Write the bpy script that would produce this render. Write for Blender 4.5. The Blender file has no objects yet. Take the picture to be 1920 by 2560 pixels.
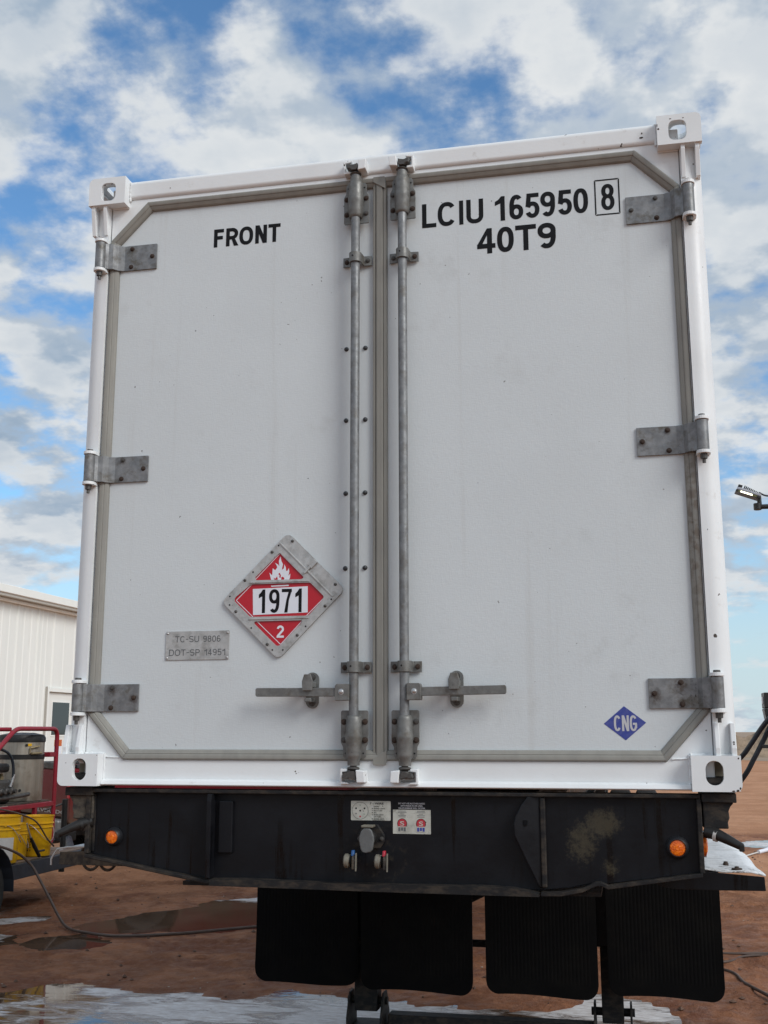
import bpy, bmesh, math, random
import numpy as np
from mathutils import Vector, Matrix, noise as mnoise
from mathutils.geometry import tessellate_polygon
R = math.radians
random.seed(7)
scene = bpy.context.scene
COL = scene.collection
ZB = 1.52                       # underside of the container above the ground

# ------------------------------------------------------------------ camera
cam_data = bpy.data.cameras.new('camera')
cam = bpy.data.objects.new('camera', cam_data)
COL.objects.link(cam)
cam_data.sensor_fit = 'VERTICAL'
cam_data.sensor_height = 36.0
cam_data.lens = 38.875
cam_data.clip_start = 0.05
cam_data.clip_end = 9000
yaw, pitch, roll = 0.210479, 0.196423, 0.00136
rot = (Matrix.Rotation(yaw, 3, 'Z') @ Matrix.Rotation(pitch, 3, 'X') @ Matrix.Rotation(roll, 3, 'Y'))
rt, fw, up = rot.col[0], rot.col[1], rot.col[2]
cam.matrix_world = Matrix(((rt.x, up.x, -fw.x, 0.85162), (rt.y, up.y, -fw.y, -3.87394),
                           (rt.z, up.z, -fw.z, 0.19396 + ZB), (0, 0, 0, 1)))
scene.camera = cam

# ------------------------------------------------------------------ sky and sun
SUN_DIR = Vector((0.70, -0.42, 0.58)).normalized()
world = bpy.data.worlds.new('World')
scene.world = world
world.use_nodes = True
wt = world.node_tree
wt.nodes.clear()
def wn(kind, **kw):
    n = wt.nodes.new(kind)
    for k, v in kw.items():
        setattr(n, k, v)
    return n
def wlink(a, b):
    wt.links.new(a, b)
w_out = wn('ShaderNodeOutputWorld')
w_bg = wn('ShaderNodeBackground')
w_bg.inputs['Strength'].default_value = 0.1
wlink(w_bg.outputs[0], w_out.inputs[0])
sky = wn('ShaderNodeTexSky', sky_type='NISHITA', sun_disc=False)
sky.sun_elevation = math.asin(SUN_DIR.z)
sky.sun_rotation = math.atan2(SUN_DIR.x, SUN_DIR.y)
sky.air_density = 1.0
sky.dust_density = 0.6
sky.ozone_density = 2.5
tc = wn('ShaderNodeTexCoord')
sep = wn('ShaderNodeSeparateXYZ')
wlink(tc.outputs['Generated'], sep.inputs[0])
def wmath(op, a, b=None, clamp=False):
    n = wn('ShaderNodeMath', operation=op)
    n.use_clamp = clamp
    for i, v in enumerate((a, b)):
        if v is None:
            continue
        if isinstance(v, (int, float)):
            n.inputs[i].default_value = v
        else:
            wlink(v, n.inputs[i])
    return n.outputs[0]
def wramp(v, a, b, c=0.0, d=1.0):
    n = wn('ShaderNodeMapRange', interpolation_type='SMOOTHSTEP')
    n.inputs[1].default_value = a; n.inputs[2].default_value = b
    n.inputs[3].default_value = c; n.inputs[4].default_value = d
    wlink(v, n.inputs[0])
    return n.outputs[0]
zc = wmath('MAXIMUM', sep.outputs[2], 0.0)
den = wmath('ADD', zc, 0.30)
pxx = wmath('DIVIDE', sep.outputs[0], den)
pyy = wmath('DIVIDE', sep.outputs[1], den)
comb = wn('ShaderNodeCombineXYZ')
wlink(pxx, comb.inputs[0]); wlink(pyy, comb.inputs[1])
def wnoise(scale, detail, rough, off, dist=0.0):
    m = wn('ShaderNodeMapping')
    m.inputs['Location'].default_value = off
    wlink(comb.outputs[0], m.inputs[0])
    n = wn('ShaderNodeTexNoise')
    n.inputs['Scale'].default_value = scale
    n.inputs['Detail'].default_value = detail
    n.inputs['Roughness'].default_value = rough
    n.inputs['Distortion'].default_value = dist
    wlink(m.outputs[0], n.inputs['Vector'])
    return n.outputs['Fac']
CO = (52.3, 1.7, 0.0)
n_big = wnoise(6.4, 10.0, 0.55, CO, 0.0)
n_lit = wnoise(6.4, 5.0, 0.55, (CO[0] - 0.05, CO[1] + 0.05, 0.0), 0.0)     # same field a step towards the sun
n_soft = wnoise(1.7, 3.0, 0.5, (8.3, 2.1, 0.0))
n_wisp = wnoise(14.0, 6.0, 0.6, (1.3, 7.7, 0.0), 0.0)
cov = wmath('ADD', n_big, wmath('MULTIPLY', wmath('SUBTRACT', n_soft, 0.5), 0.35))
cov = wmath('ADD', cov, wmath('MULTIPLY', wmath('SUBTRACT', n_wisp, 0.5), 0.10))
cov = wmath('ADD', cov, wramp(zc, 0.05, 0.19, -0.125, 0.066))
dens = wramp(cov, 0.39, 0.59)
shade = wmath('SUBTRACT', n_big, n_lit)
lit = wramp(shade, -0.08, 0.08)
thick = wramp(cov, 0.50, 0.74)
n_gry = wnoise(3.0, 5.0, 0.55, (5.1, 0.4, 0.0))
lit2 = wmath('ADD', wmath('MULTIPLY', lit, 0.60), wmath('MULTIPLY', wmath('SUBTRACT', 1.0, thick), 0.30))
lit2 = wmath('ADD', lit2, wmath('MULTIPLY', wmath('SUBTRACT', n_gry, 0.48), 0.9), True)
ccol = wn('ShaderNodeMix', data_type='RGBA')
ccol.inputs[6].default_value = (2.9, 3.8, 4.9, 1)
ccol.inputs[7].default_value = (7.0, 7.2, 7.3, 1)
wlink(lit2, ccol.inputs[0])
hz = wn('ShaderNodeMix', data_type='RGBA')           # thin bright air close to the horizon
hz.inputs[7].default_value = (5.3, 6.35, 6.9, 1)
wlink(wramp(zc, 0.0, 0.24, 0.92, 0.0), hz.inputs[0])
skyb = wn('ShaderNodeMix', data_type='RGBA', blend_type='MULTIPLY')
skyb.inputs[0].default_value = 1.0
skyb.inputs[7].default_value = (0.98, 1.35, 1.52, 1)
wlink(sky.outputs[0], skyb.inputs[6])
wlink(skyb.outputs[2], hz.inputs[6])
mixc = wn('ShaderNodeMix', data_type='RGBA')
wlink(dens, mixc.inputs[0])
wlink(hz.outputs[2], mixc.inputs[6])
wlink(ccol.outputs[2], mixc.inputs[7])
wlink(mixc.outputs[2], w_bg.inputs['Color'])

sun_data = bpy.data.lights.new('sun', 'SUN')
sun_data.energy = 2.0
sun_data.angle = R(28)
sun_data.color = (1.0, 0.97, 0.93)
sun = bpy.data.objects.new('sun', sun_data)
COL.objects.link(sun)
sun.rotation_euler = (-SUN_DIR).to_track_quat('-Z', 'Y').to_euler()
scene.view_settings.view_transform = 'Standard'
scene.view_settings.look = 'None'
scene.view_settings.gamma = 1.0
scene.view_settings.use_curve_mapping = False
scene.view_settings.exposure = 0.15

# ------------------------------------------------------------------ helpers
ROOT = {}
def tag(o, label=None, cat=None, group=None, kind=None):
    if label: o['label'] = label
    if cat: o['category'] = cat
    if group: o['group'] = group
    if kind: o['kind'] = kind
    return o
def thing(name, label, cat, loc=(0, 0, 0), rz=0.0, group=None):
    """An Empty at the base of a thing.  Parts of an unrotated thing are written in world metres."""
    o = bpy.data.objects.new(name, None)
    COL.objects.link(o)
    o.location = loc
    o.rotation_euler = (0, 0, rz)
    o.empty_display_size = 0.2
    tag(o, label, cat, group)
    ROOT[o] = Vector(loc) if not rz else None
    return o
def root_of(o):
    while o.parent:
        o = o.parent
    return o
def shift_for(parent):
    if parent is None:
        return Vector()
    r = root_of(parent)
    v = ROOT.get(r)
    return v if v is not None else Vector()
def copy_tree(o, parent=None):
    c = o.copy()
    COL.objects.link(c)
    c.parent = parent
    for ch in o.children:
        copy_tree(ch, c)
    return c

class MB:
    def __init__(self):
        self.v = []; self.f = []
    def add(self, vs, fs):
        b = len(self.v)
        self.v += [tuple(p) for p in vs]
        self.f += [tuple(b + i for i in f) for f in fs]
        return self
    def box(self, x0, x1, y0, y1, z0, z1):
        return self.add([(x0, y0, z0), (x1, y0, z0), (x1, y1, z0), (x0, y1, z0), (x0, y0, z1), (x1, y0, z1), (x1, y1, z1), (x0, y1, z1)],
                        [(0, 3, 2, 1), (4, 5, 6, 7), (0, 1, 5, 4), (1, 2, 6, 5), (2, 3, 7, 6), (3, 0, 4, 7)])
    def obox(self, c, ax, ay, az, hx, hy, hz):
        c = Vector(c); ax = Vector(ax).normalized(); ay = Vector(ay).normalized(); az = Vector(az).normalized()
        vs = [c + ax * sx * hx + ay * sy * hy + az * sz * hz for sz in (-1, 1) for sx, sy in ((-1, -1), (1, -1), (1, 1), (-1, 1))]
        return self.add(vs, [(0, 3, 2, 1), (4, 5, 6, 7), (0, 1, 5, 4), (1, 2, 6, 5), (2, 3, 7, 6), (3, 0, 4, 7)])
    def prism(self, outer, a, b, axis='y', holes=()):
        """2D outline (with holes) swept from a to b along an axis: y uses (x,z), x uses (y,z), z uses (x,y)."""
        def area(l):
            return sum(l[i][0] * l[(i + 1) % len(l)][1] - l[(i + 1) % len(l)][0] * l[i][1] for i in range(len(l)))
        loops = [list(outer) if area(outer) > 0 else list(outer)[::-1]]
        for h in holes:
            loops.append(list(h) if area(h) < 0 else list(h)[::-1])
        def P(p, t):
            return {'y': (p[0], t, p[1]), 'x': (t, p[0], p[1]), 'z': (p[0], p[1], t)}[axis]
        tris = tessellate_polygon([[Vector((p[0], p[1], 0)) for p in l] for l in loops])
        flat = [p for l in loops for p in l]
        n = len(flat)
        vs = [P(p, a) for p in flat] + [P(p, b) for p in flat]
        fs = []
        for t in tris:
            fs.append(tuple(t)); fs.append(tuple(n + i for i in t[::-1]))
        k = 0
        for l in loops:
            m = len(l)
            for i in range(m):
                j = (i + 1) % m
                fs.append((k + i, k + j, n + k + j, n + k + i))
            k += m
        return self.add(vs, fs)
    def tube(self, pts, r, n=10, cap=True):
        pts = [Vector(p) for p in pts]
        rs = r if isinstance(r, (list, tuple)) else [r] * len(pts)
        vs = []; fs = []
        prev = None
        for i, p in enumerate(pts):
            t = (pts[min(i + 1, len(pts) - 1)] - pts[max(i - 1, 0)]).normalized()
            if prev is None:
                u = t.orthogonal().normalized()
            else:
                u = (prev - t * prev.dot(t)).normalized()
            prev = u
            w = t.cross(u)
            for k in range(n):
                a = 2 * math.pi * k / n
                vs.append(p + (u * math.cos(a) + w * math.sin(a)) * rs[i])
        for i in range(len(pts) - 1):
            for k in range(n):
                k2 = (k + 1) % n
                fs.append((i * n + k, i * n + k2, (i + 1) * n + k2, (i + 1) * n + k))
        if cap:
            fs.append(tuple(range(n))[::-1])
            fs.append(tuple((len(pts) - 1) * n + k for k in range(n)))
        return self.add(vs, fs)
    def lathe(self, prof, c=(0, 0, 0), axis='z', n=24, arc=None):
        """profile (radius, height) turned round an axis through c"""
        vs = []; fs = []
        a0, a1 = arc if arc else (0, 2 * math.pi)
        m = n if not arc else n + 1
        for r, h in prof:
            for k in range(m):
                a = a0 + (a1 - a0) * k / n
                p = (r * math.cos(a), r * math.sin(a), h)
                p = {'z': p, 'y': (p[0], p[2], p[1]), 'x': (p[2], p[0], p[1])}[axis]
                vs.append((p[0] + c[0], p[1] + c[1], p[2] + c[2]))
        for i in range(len(prof) - 1):
            for k in range(n):
                k2 = (k + 1) % m
                fs.append((i * m + k, i * m + k2, (i + 1) * m + k2, (i + 1) * m + k))
        return self.add(vs, fs)
    def build(self, name, mat, parent=None, bevel=0.0, smooth=0, seg=2, label=None, merge=False):
        s = shift_for(parent)
        me = bpy.data.meshes.new(name)
        me.from_pydata([(v[0] - s.x, v[1] - s.y, v[2] - s.z) for v in self.v], [], self.f)
        bm = bmesh.new(); bm.from_mesh(me)
        if merge:
            bmesh.ops.remove_doubles(bm, verts=bm.verts, dist=1e-5)
        bmesh.ops.recalc_face_normals(bm, faces=bm.faces)
        bm.to_mesh(me); bm.free()
        if smooth:
            me.polygons.foreach_set('use_smooth', [True] * len(me.polygons))
            me.set_sharp_from_angle(angle=R(smooth))
        me.materials.append(M[mat] if isinstance(mat, str) else mat)
        o = bpy.data.objects.new(name, me)
        COL.objects.link(o)
        if parent:
            o.parent = parent
        if bevel:
            b = o.modifiers.new('bevel', 'BEVEL')
            b.width = bevel; b.segments = seg; b.limit_method = 'ANGLE'; b.angle_limit = R(35)
        if label:
            o['label'] = label
        return o
def inst(src, name, loc, parent, mat=None, rz=0, mirror=False):
    s = shift_for(parent)
    o = bpy.data.objects.new(name, src)
    COL.objects.link(o)
    o.parent = parent
    o.location = (loc[0] - s.x, loc[1] - s.y, loc[2] - s.z)
    o.rotation_euler = (0, rz, 0)
    return o
def mesh_of(mb, mat, smooth=40):
    o = mb.build('source', mat, None, smooth=smooth)
    me = o.data
    bpy.data.objects.remove(o)
    return me
def rrect(x0, x1, z0, z1, r, n=5, corners=(1, 1, 1, 1)):
    """rounded rectangle; corners = bl, br, tr, tl"""
    out = []
    for (cx, cz, a, on, px, pz) in ((x0 + r, z0 + r, 180, corners[0], x0, z0), (x1 - r, z0 + r, 270, corners[1], x1, z0),
                                    (x1 - r, z1 - r, 0, corners[2], x1, z1), (x0 + r, z1 - r, 90, corners[3], x0, z1)):
        if on:
            for k in range(n + 1):
                t = R(a + 90 * k / n)
                out.append((cx + r * math.cos(t), cz + r * math.sin(t)))
        else:
            out.append((px, pz))
    return out
def ngon(cx, cz, r, n=20, a0=0):
    return [(cx + r * math.cos(a0 + 2 * math.pi * k / n), cz + r * math.sin(a0 + 2 * math.pi * k / n)) for k in range(n)]
def round_poly(pts, r, n=4):
    out = []
    m = len(pts)
    for i in range(m):
        p = Vector(pts[i]); a = Vector(pts[i - 1]); b = Vector(pts[(i + 1) % m])
        d1 = (a - p).normalized(); d2 = (b - p).normalized()
        q1 = p + d1 * r; q2 = p + d2 * r
        for k in range(n + 1):
            t = k / n
            out.append(tuple(q1 * (1 - t) ** 2 + p * 2 * t * (1 - t) + q2 * t * t))
    return out
def text(name, s, x0, x1, z0, z1, y, mat, parent, bold=0.0, squash=True, label=None):
    cu = bpy.data.curves.new(name, 'FONT')
    cu.body = s
    cu.offset = bold
    cu.resolution_u = 4
    tmp = bpy.data.objects.new(name, cu)
    COL.objects.link(tmp)
    bpy.context.view_layer.update()
    dg = bpy.context.evaluated_depsgraph_get()
    me = bpy.data.meshes.new_from_object(tmp.evaluated_get(dg))
    bpy.data.objects.remove(tmp)
    n = len(me.vertices)
    co = np.empty(n * 3); me.vertices.foreach_get('co', co); co = co.reshape(-1, 3)
    mn, mx = co.min(0), co.max(0)
    sh = shift_for(parent)
    new = np.zeros_like(co)
    new[:, 0] = x0 + (co[:, 0] - mn[0]) / (mx[0] - mn[0]) * (x1 - x0) - sh.x
    new[:, 2] = z0 + (co[:, 1] - mn[1]) / (mx[1] - mn[1]) * (z1 - z0) - sh.z
    new[:, 1] = y - sh.y
    me.vertices.foreach_set('co', new.ravel())
    me.materials.clear(); me.materials.append(M[mat])
    me.update()
    o = bpy.data.objects.new(name, me)
    COL.objects.link(o)
    o.parent = parent
    if label:
        o['label'] = label
    return o

# ------------------------------------------------------------------ materials
M = {}
class NT:
    def __init__(self, name):
        self.m = bpy.data.materials.new(name)
        self.m.use_nodes = True
        self.t = self.m.node_tree
        self.b = self.t.nodes['Principled BSDF']
        self.geo = self.t.nodes.new('ShaderNodeNewGeometry')
        self.pos = self.geo.outputs['Position']
        M[name] = self.m
    def n(self, kind, **kw):
        x = self.t.nodes.new(kind)
        for k, v in kw.items():
            setattr(x, k, v)
        return x
    def l(self, a, b):
        self.t.links.new(a, b)
    def noise(self, scale, detail=4, rough=0.55, vec=None, stretch=None, dist=0.0, off=(0, 0, 0)):
        v = vec or self.pos
        if stretch or off != (0, 0, 0):
            mp = self.n('ShaderNodeMapping')
            mp.inputs['Scale'].default_value = stretch or (1, 1, 1)
            mp.inputs['Location'].default_value = off
            self.l(v, mp.inputs[0]); v = mp.outputs[0]
        x = self.n('ShaderNodeTexNoise')
        x.inputs['Scale'].default_value = scale; x.inputs['Detail'].default_value = detail
        x.inputs['Roughness'].default_value = rough; x.inputs['Distortion'].default_value = dist
        self.l(v, x.inputs['Vector'])
        return x.outputs['Fac']
    def voro(self, scale, feature='F1', stretch=None):
        v = self.pos
        if stretch:
            mp = self.n('ShaderNodeMapping'); mp.inputs['Scale'].default_value = stretch
            self.l(v, mp.inputs[0]); v = mp.outputs[0]
        x = self.n('ShaderNodeTexVoronoi', feature=feature)
        x.inputs['Scale'].default_value = scale
        self.l(v, x.inputs['Vector'])
        return x
    def ramp(self, v, a, b, c=0.0, d=1.0):
        x = self.n('ShaderNodeMapRange', interpolation_type='SMOOTHSTEP')
        for i, q in enumerate((a, b, c, d)):
            x.inputs[i + 1].default_value = q
        self.l(v, x.inputs[0])
        return x.outputs[0]
    def math(self, op, a, b=None, clamp=False):
        x = self.n('ShaderNodeMath', operation=op); x.use_clamp = clamp
        for i, q in enumerate((a, b)):
            if q is None: continue
            if isinstance(q, (int, float)): x.inputs[i].default_value = q
            else: self.l(q, x.inputs[i])
        return x.outputs[0]
    def mix(self, f, a, b):
        x = self.n('ShaderNodeMix', data_type='RGBA')
        for i, q in ((0, f), (6, a), (7, b)):
            if isinstance(q, (tuple, list)): x.inputs[i].default_value = (*q[:3], 1)
            elif isinstance(q, (int, float)): x.inputs[i].default_value = q
            else: self.l(q, x.inputs[i])
        return x.outputs[2]
    def col(self, c):
        if isinstance(c, tuple): self.b.inputs['Base Color'].default_value = (*c, 1)
        else: self.l(c, self.b.inputs['Base Color'])
    def rough(self, r):
        if isinstance(r, (int, float)): self.b.inputs['Roughness'].default_value = r
        else: self.l(r, self.b.inputs['Roughness'])
    def metal(self, r):
        if isinstance(r, (int, float)): self.b.inputs['Metallic'].default_value = r
        else: self.l(r, self.b.inputs['Metallic'])
    def bump(self, h, strength=0.2, dist=0.01):
        x = self.n('ShaderNodeBump')
        x.inputs['Strength'].default_value = strength; x.inputs['Distance'].default_value = dist
        self.l(h, x.inputs['Height'])
        self.l(x.outputs[0], self.b.inputs['Normal'])
    def sphere(self, c, r0, r1, stretch=(1, 1, 1)):
        """1 inside a radius of c (world metres), falling to 0"""
        s = self.n('ShaderNodeVectorMath', operation='SUBTRACT'); s.inputs[1].default_value = c
        self.l(self.pos, s.inputs[0])
        m = self.n('ShaderNodeVectorMath', operation='MULTIPLY'); m.inputs[1].default_value = stretch
        self.l(s.outputs[0], m.inputs[0])
        q = self.n('ShaderNodeVectorMath', operation='LENGTH'); self.l(m.outputs[0], q.inputs[0])
        return self.ramp(q.outputs['Value'], r0, r1, 1.0, 0.0)

def simple(name, c, rough=0.5, metal=0.0, var=0.15, scale=30, bump=0.0, coat=0.0):
    t = NT(name)
    d = tuple(x * (1 - var) for x in c); u = tuple(min(1, x * (1 + var)) for x in c)
    t.col(t.mix(t.noise(scale), d, u))
    t.l(t.ramp(t.noise(scale * 0.6, off=(3, 1, 7)), 0.3, 0.7, max(0.05, rough - 0.1), min(1, rough + 0.1)), t.b.inputs['Roughness'])
    t.metal(metal)
    if bump: t.bump(t.noise(scale * 3), bump, 0.004)
    if coat: t.b.inputs['Coat Weight'].default_value = coat
    return t.m

# white gloss paint of the frame: chips, grime
t = NT('white_paint')
c = t.mix(t.ramp(t.noise(3.5, 6), 0.35, 0.75), (0.775, 0.80, 0.81), (0.72, 0.74, 0.745))
c = t.mix(t.ramp(t.noise(14, 8, 0.7, off=(4, 4, 2)), 0.60, 0.74, 0, 0.5), c, (0.52, 0.50, 0.47))
chip = t.ramp(t.noise(34, 3, 0.5, off=(1, 9, 3)), 0.735, 0.75)
c = t.mix(chip, c, (0.06, 0.045, 0.035))
t.col(c); t.rough(t.ramp(t.noise(9), 0.3, 0.7, 0.32, 0.5))
t.bump(t.math('ADD', t.noise(60, 3), t.math('MULTIPLY', t.noise(260, 2), 0.5)), 0.08, 0.004)
# door skin: matt white sandwich panel, fine weave, faint smears
t = NT('door_white')
c = t.mix(t.ramp(t.noise(2.2, 5), 0.3, 0.75), (0.610, 0.650, 0.665), (0.585, 0.622, 0.635))
sm = t.math('MULTIPLY', t.ramp(t.noise(8, 7, 0.65, off=(2, 5, 1)), 0.54, 0.70), t.ramp(t.noise(1.3, 3, off=(7, 0, 4)), 0.42, 0.60))
spt = t.ramp(t.voro(16).outputs['Distance'], 0.10, 0.16, 1, 0)
sm = t.math('MAXIMUM', sm, t.math('MULTIPLY', t.math('MULTIPLY', spt, t.ramp(t.noise(2.0, 3, off=(1, 7, 4)), 0.58, 0.70)), 0.5))
c = t.mix(t.math('MULTIPLY', sm, 0.26), c, (0.42, 0.43, 0.42))
run = t.math('MULTIPLY', t.ramp(t.noise(22, 4, stretch=(1, 1, 0.03)), 0.56, 0.74), 0.16)
c = t.mix(run, c, (0.40, 0.38, 0.34))
sp = t.ramp(t.noise(48, 2, 0.5, off=(6, 1, 9)), 0.765, 0.775)
c = t.mix(t.math('MULTIPLY', sp, 0.8), c, (0.10, 0.09, 0.08))
weave = t.noise(240, 1, stretch=(1, 1, 0.25))
weave2 = t.noise(240, 1, stretch=(0.25, 1, 1))
c = t.mix(t.ramp(t.math('ADD', weave, weave2), 0.8, 1.2, 0, 0.10), c, (0.5, 0.52, 0.54))
t.col(c); t.rough(0.5)
t.bump(t.math('ADD', t.math('ADD', weave, weave2), t.math('MULTIPLY', t.noise(1.6, 2), 14.0)), 0.12, 0.003)
# grey rubber door seal
t = NT('seal_rubber')
c = t.mix(t.ramp(t.noise(26, 5, stretch=(1, 1, 0.25)), 0.3, 0.75), (0.262, 0.255, 0.228), (0.222, 0.216, 0.196))
rust = t.math('MULTIPLY', t.sphere((1.115, 0.05, ZB + 0.90), 0.02, 0.30, (6, 1, 0.62)), t.ramp(t.noise(40, 6), 0.42, 0.6))
c = t.mix(t.math('MULTIPLY', rust, 0.6), c, (0.10, 0.06, 0.035))
t.col(c); t.rough(0.62); t.bump(t.noise(70, 4), 0.15, 0.002)
# galvanised steel
def galv(name, lo, hi, dirt, amt, metal=0.45, sc=1.0):
    t = NT(name)
    v = t.voro(75 * sc).outputs['Color']
    bw = t.n('ShaderNodeRGBToBW'); t.l(v, bw.inputs[0])
    f = t.math('ADD', t.math('MULTIPLY', bw.outputs[0], 0.35), t.math('MULTIPLY', t.ramp(t.noise(26 * sc, 6, 0.6), 0.3, 0.7), 0.65))
    c = t.mix(f, lo, hi)
    c = t.mix(t.math('MULTIPLY', t.ramp(t.noise(18, 6, 0.65, off=(5, 2, 8)), 0.48, 0.70), amt), c, dirt)
    sp = t.ramp(t.noise(150, 2, off=(3, 3, 3)), 0.70, 0.74)
    c = t.mix(t.math('MULTIPLY', sp, 0.5), c, (0.03, 0.025, 0.02))
    t.col(c); t.metal(metal)
    t.rough(t.ramp(t.noise(30, 5, off=(1, 2, 3)), 0.3, 0.7, 0.42, 0.66))
    t.bump(t.noise(120, 4), 0.12, 0.003)
    return t
galv('galvanised', (0.155, 0.16, 0.165), (0.265, 0.275, 0.28), (0.12, 0.105, 0.085), 0.6)
galv('galvanised_dark', (0.13, 0.13, 0.125), (0.22, 0.22, 0.21), (0.10, 0.085, 0.065), 0.7)
t = galv('hinge_steel', (0.15, 0.155, 0.16), (0.28, 0.285, 0.29), (0.10, 0.085, 0.06), 0.8)
base_link = t.b.inputs['Base Color'].links[0].from_socket       # rust bleeding out round the bolts of the lower hinges
rm = None
for bx_, bz_, rr_ in ((1.044, .352, .036), (.957, .312, .034), (1.046, .286, .022), (-1.044, .350, .026), (-.957, .316, .028), (-1.044, 1.247, .018), (1.044, 1.246, .018), (.955, 1.205, .018)):
    q_ = t.sphere((bx_, .058, ZB + bz_), rr_ * .25, rr_, (1, 1, .8))
    rm = q_ if rm is None else t.math('MAXIMUM', rm, q_)
rm = t.math('MULTIPLY', rm, t.ramp(t.noise(55, 6, 0.7, off=(2, 8, 1)), 0.34, 0.60))
pit = t.math('MULTIPLY', t.ramp(t.noise(95, 3, off=(7, 2, 6)), 0.60, 0.66), t.sphere((1.075, .05, ZB + .32), .01, .07))
c = t.mix(t.math('MULTIPLY', rm, 0.75), base_link, (0.055, 0.033, 0.02))
c = t.mix(t.math('MULTIPLY', pit, 0.8), c, (0.02, 0.018, 0.016))
t.col(c)
simple('bolt_rust', (0.055, 0.036, 0.027), 0.75, 0.2, 0.5, 120, 0.3)
simple('bolt_steel', (0.09, 0.085, 0.08), 0.55, 0.5, 0.35, 120, 0.2)
simple('zinc', (0.5, 0.5, 0.5), 0.4, 0.8, 0.1, 90)
simple('snap_dark', (0.06, 0.063, 0.068), 0.5, 0.4, 0.2, 90)
t = galv('aluminium', (0.42, 0.42, 0.41), (0.56, 0.56, 0.55), (0.27, 0.265, 0.25), 0.75, 0.55, 1.4)
t = NT('sign_red'); t.col(t.mix(t.noise(40), (0.50, 0.008, 0.022), (0.43, 0.008, 0.02))); t.rough(0.42)
simple('sign_white', (0.72, 0.74, 0.80), 0.45, 0, 0.03)
simple('decal_black', (0.0055, 0.006, 0.0075), 0.6, 0, 0.4).node_tree.nodes['Principled BSDF'].inputs['Specular IOR Level'].default_value = 0.2
simple('decal_grey', (0.115, 0.12, 0.125), 0.6, 0, 0.3, 200)
t = NT('decal_blue'); t.col(t.mix(t.ramp(t.noise(60, 6), 0.4, 0.75), (0.035, 0.055, 0.28), (0.075, 0.09, 0.30))); t.rough(0.5)
simple('decal_silver', (0.50, 0.50, 0.53), 0.5, 0, 0.08, 80)
# black chassis paint: wet runs, dust patch
t = NT('black_paint')
c = t.mix(t.ramp(t.noise(6, 6), 0.35, 0.7), (0.0045, 0.005, 0.007), (0.0075, 0.008, 0.0105))
runs = t.math('MULTIPLY', t.ramp(t.noise(26, 5, 0.6, stretch=(1, 1, 0.06)), 0.53, 0.62), t.ramp(t.noise(3, 3, off=(2, 2, 2)), 0.38, 0.55))
c = t.mix(t.math('MULTIPLY', runs, 0.85), c, (0.0015, 0.0015, 0.002))
dm = t.math('MAXIMUM', t.sphere((0.765, 0.06, ZB - 0.110), 0.0, 0.14, (1.0, 1, 1.1)), t.math('MAXIMUM', t.math('MULTIPLY', t.sphere((0.70, 0.06, ZB - 0.165), 0.0, 0.15, (1.0, 1, 0.9)), 0.9), t.math('MULTIPLY', t.sphere((0.785, 0.06, ZB - 0.25), 0.0, 0.09), 0.8)))
dsum = t.math('ADD', t.math('MULTIPLY', dm, 0.42), t.math('ADD', t.math('MULTIPLY', t.noise(11, 5, 0.6), 0.40), t.math('MULTIPLY', t.noise(75, 9, 0.85), 0.62)))
dust = t.math('MULTIPLY', t.ramp(dsum, 0.72, 0.90), t.ramp(dm, 0.02, 0.3))
dust2 = t.math('MULTIPLY', t.sphere((-0.02, 0.06, ZB - 0.24), 0.03, 0.17), t.ramp(t.noise(30, 8, 0.7, off=(3, 3, 1)), 0.50, 0.66))
dust3 = t.math('MULTIPLY', t.ramp(t.noise(90, 5, 0.7, off=(8, 2, 5)), 0.66, 0.76), 0.35)
c = t.mix(t.math('MULTIPLY', dust, 0.6), c, (0.075, 0.064, 0.042))
c = t.mix(t.math('MULTIPLY', dust2, 0.5), c, (0.055, 0.045, 0.032))
c = t.mix(dust3, c, (0.04, 0.035, 0.03))
t.col(c)
t.rough(t.math('ADD', t.ramp(t.noise(12, 5), 0.3, 0.7, 0.36, 0.55), t.math('MULTIPLY', runs, -0.2)))
t.bump(t.math('ADD', t.noise(35, 4), t.math('MULTIPLY', t.noise(4, 2), 1.5)), 0.12, 0.006)
t.b.inputs['Specular IOR Level'].default_value = 0.22
t = NT('black_edge')                                     # scuffed steel edges with old dirt
c = t.mix(t.ramp(t.noise(30, 8, 0.7, stretch=(0.5, 1, 1)), 0.42, 0.66), (0.012, 0.012, 0.013), (0.045, 0.036, 0.028))
t.col(c); t.rough(0.6); t.bump(t.noise(50, 5), 0.3, 0.006); t.b.inputs['Specular IOR Level'].default_value = 0.25
t = NT('dusty_steel')
c = t.mix(t.ramp(t.noise(22, 7, 0.65), 0.36, 0.64), (0.025, 0.022, 0.02), (0.105, 0.085, 0.062))
t.col(c); t.rough(0.8); t.bump(t.noise(60, 4), 0.25, 0.005)
t = NT('rubber')
c = t.mix(t.ramp(t.noise(8, 6), 0.4, 0.75), (0.0025, 0.0025, 0.0028), (0.0048, 0.0045, 0.0042))
t.col(c); t.rough(0.7); t.bump(t.noise(80, 3), 0.15, 0.004); t.b.inputs['Specular IOR Level'].default_value = 0.10
simple('tyre', (0.018, 0.017, 0.016), 0.85, 0, 0.3, 30, 0.3)
t = NT('amber_lens'); t.col(t.mix(t.ramp(t.voro(90).outputs['Distance'], 0.2, 0.7), (0.88, 0.19, 0.002), (0.68, 0.11, 0.002))); t.rough(0.35); t.b.inputs['Coat Weight'].default_value = 0.15
t.bump(t.voro(160).outputs['Distance'], 0.4, 0.003)
simple('lamp_ring', (0.012, 0.013, 0.016), 0.45, 0, 0.2)
simple('socket_lid', (0.13, 0.135, 0.135), 0.5, 0.3, 0.25, 60, 0.15)
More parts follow.
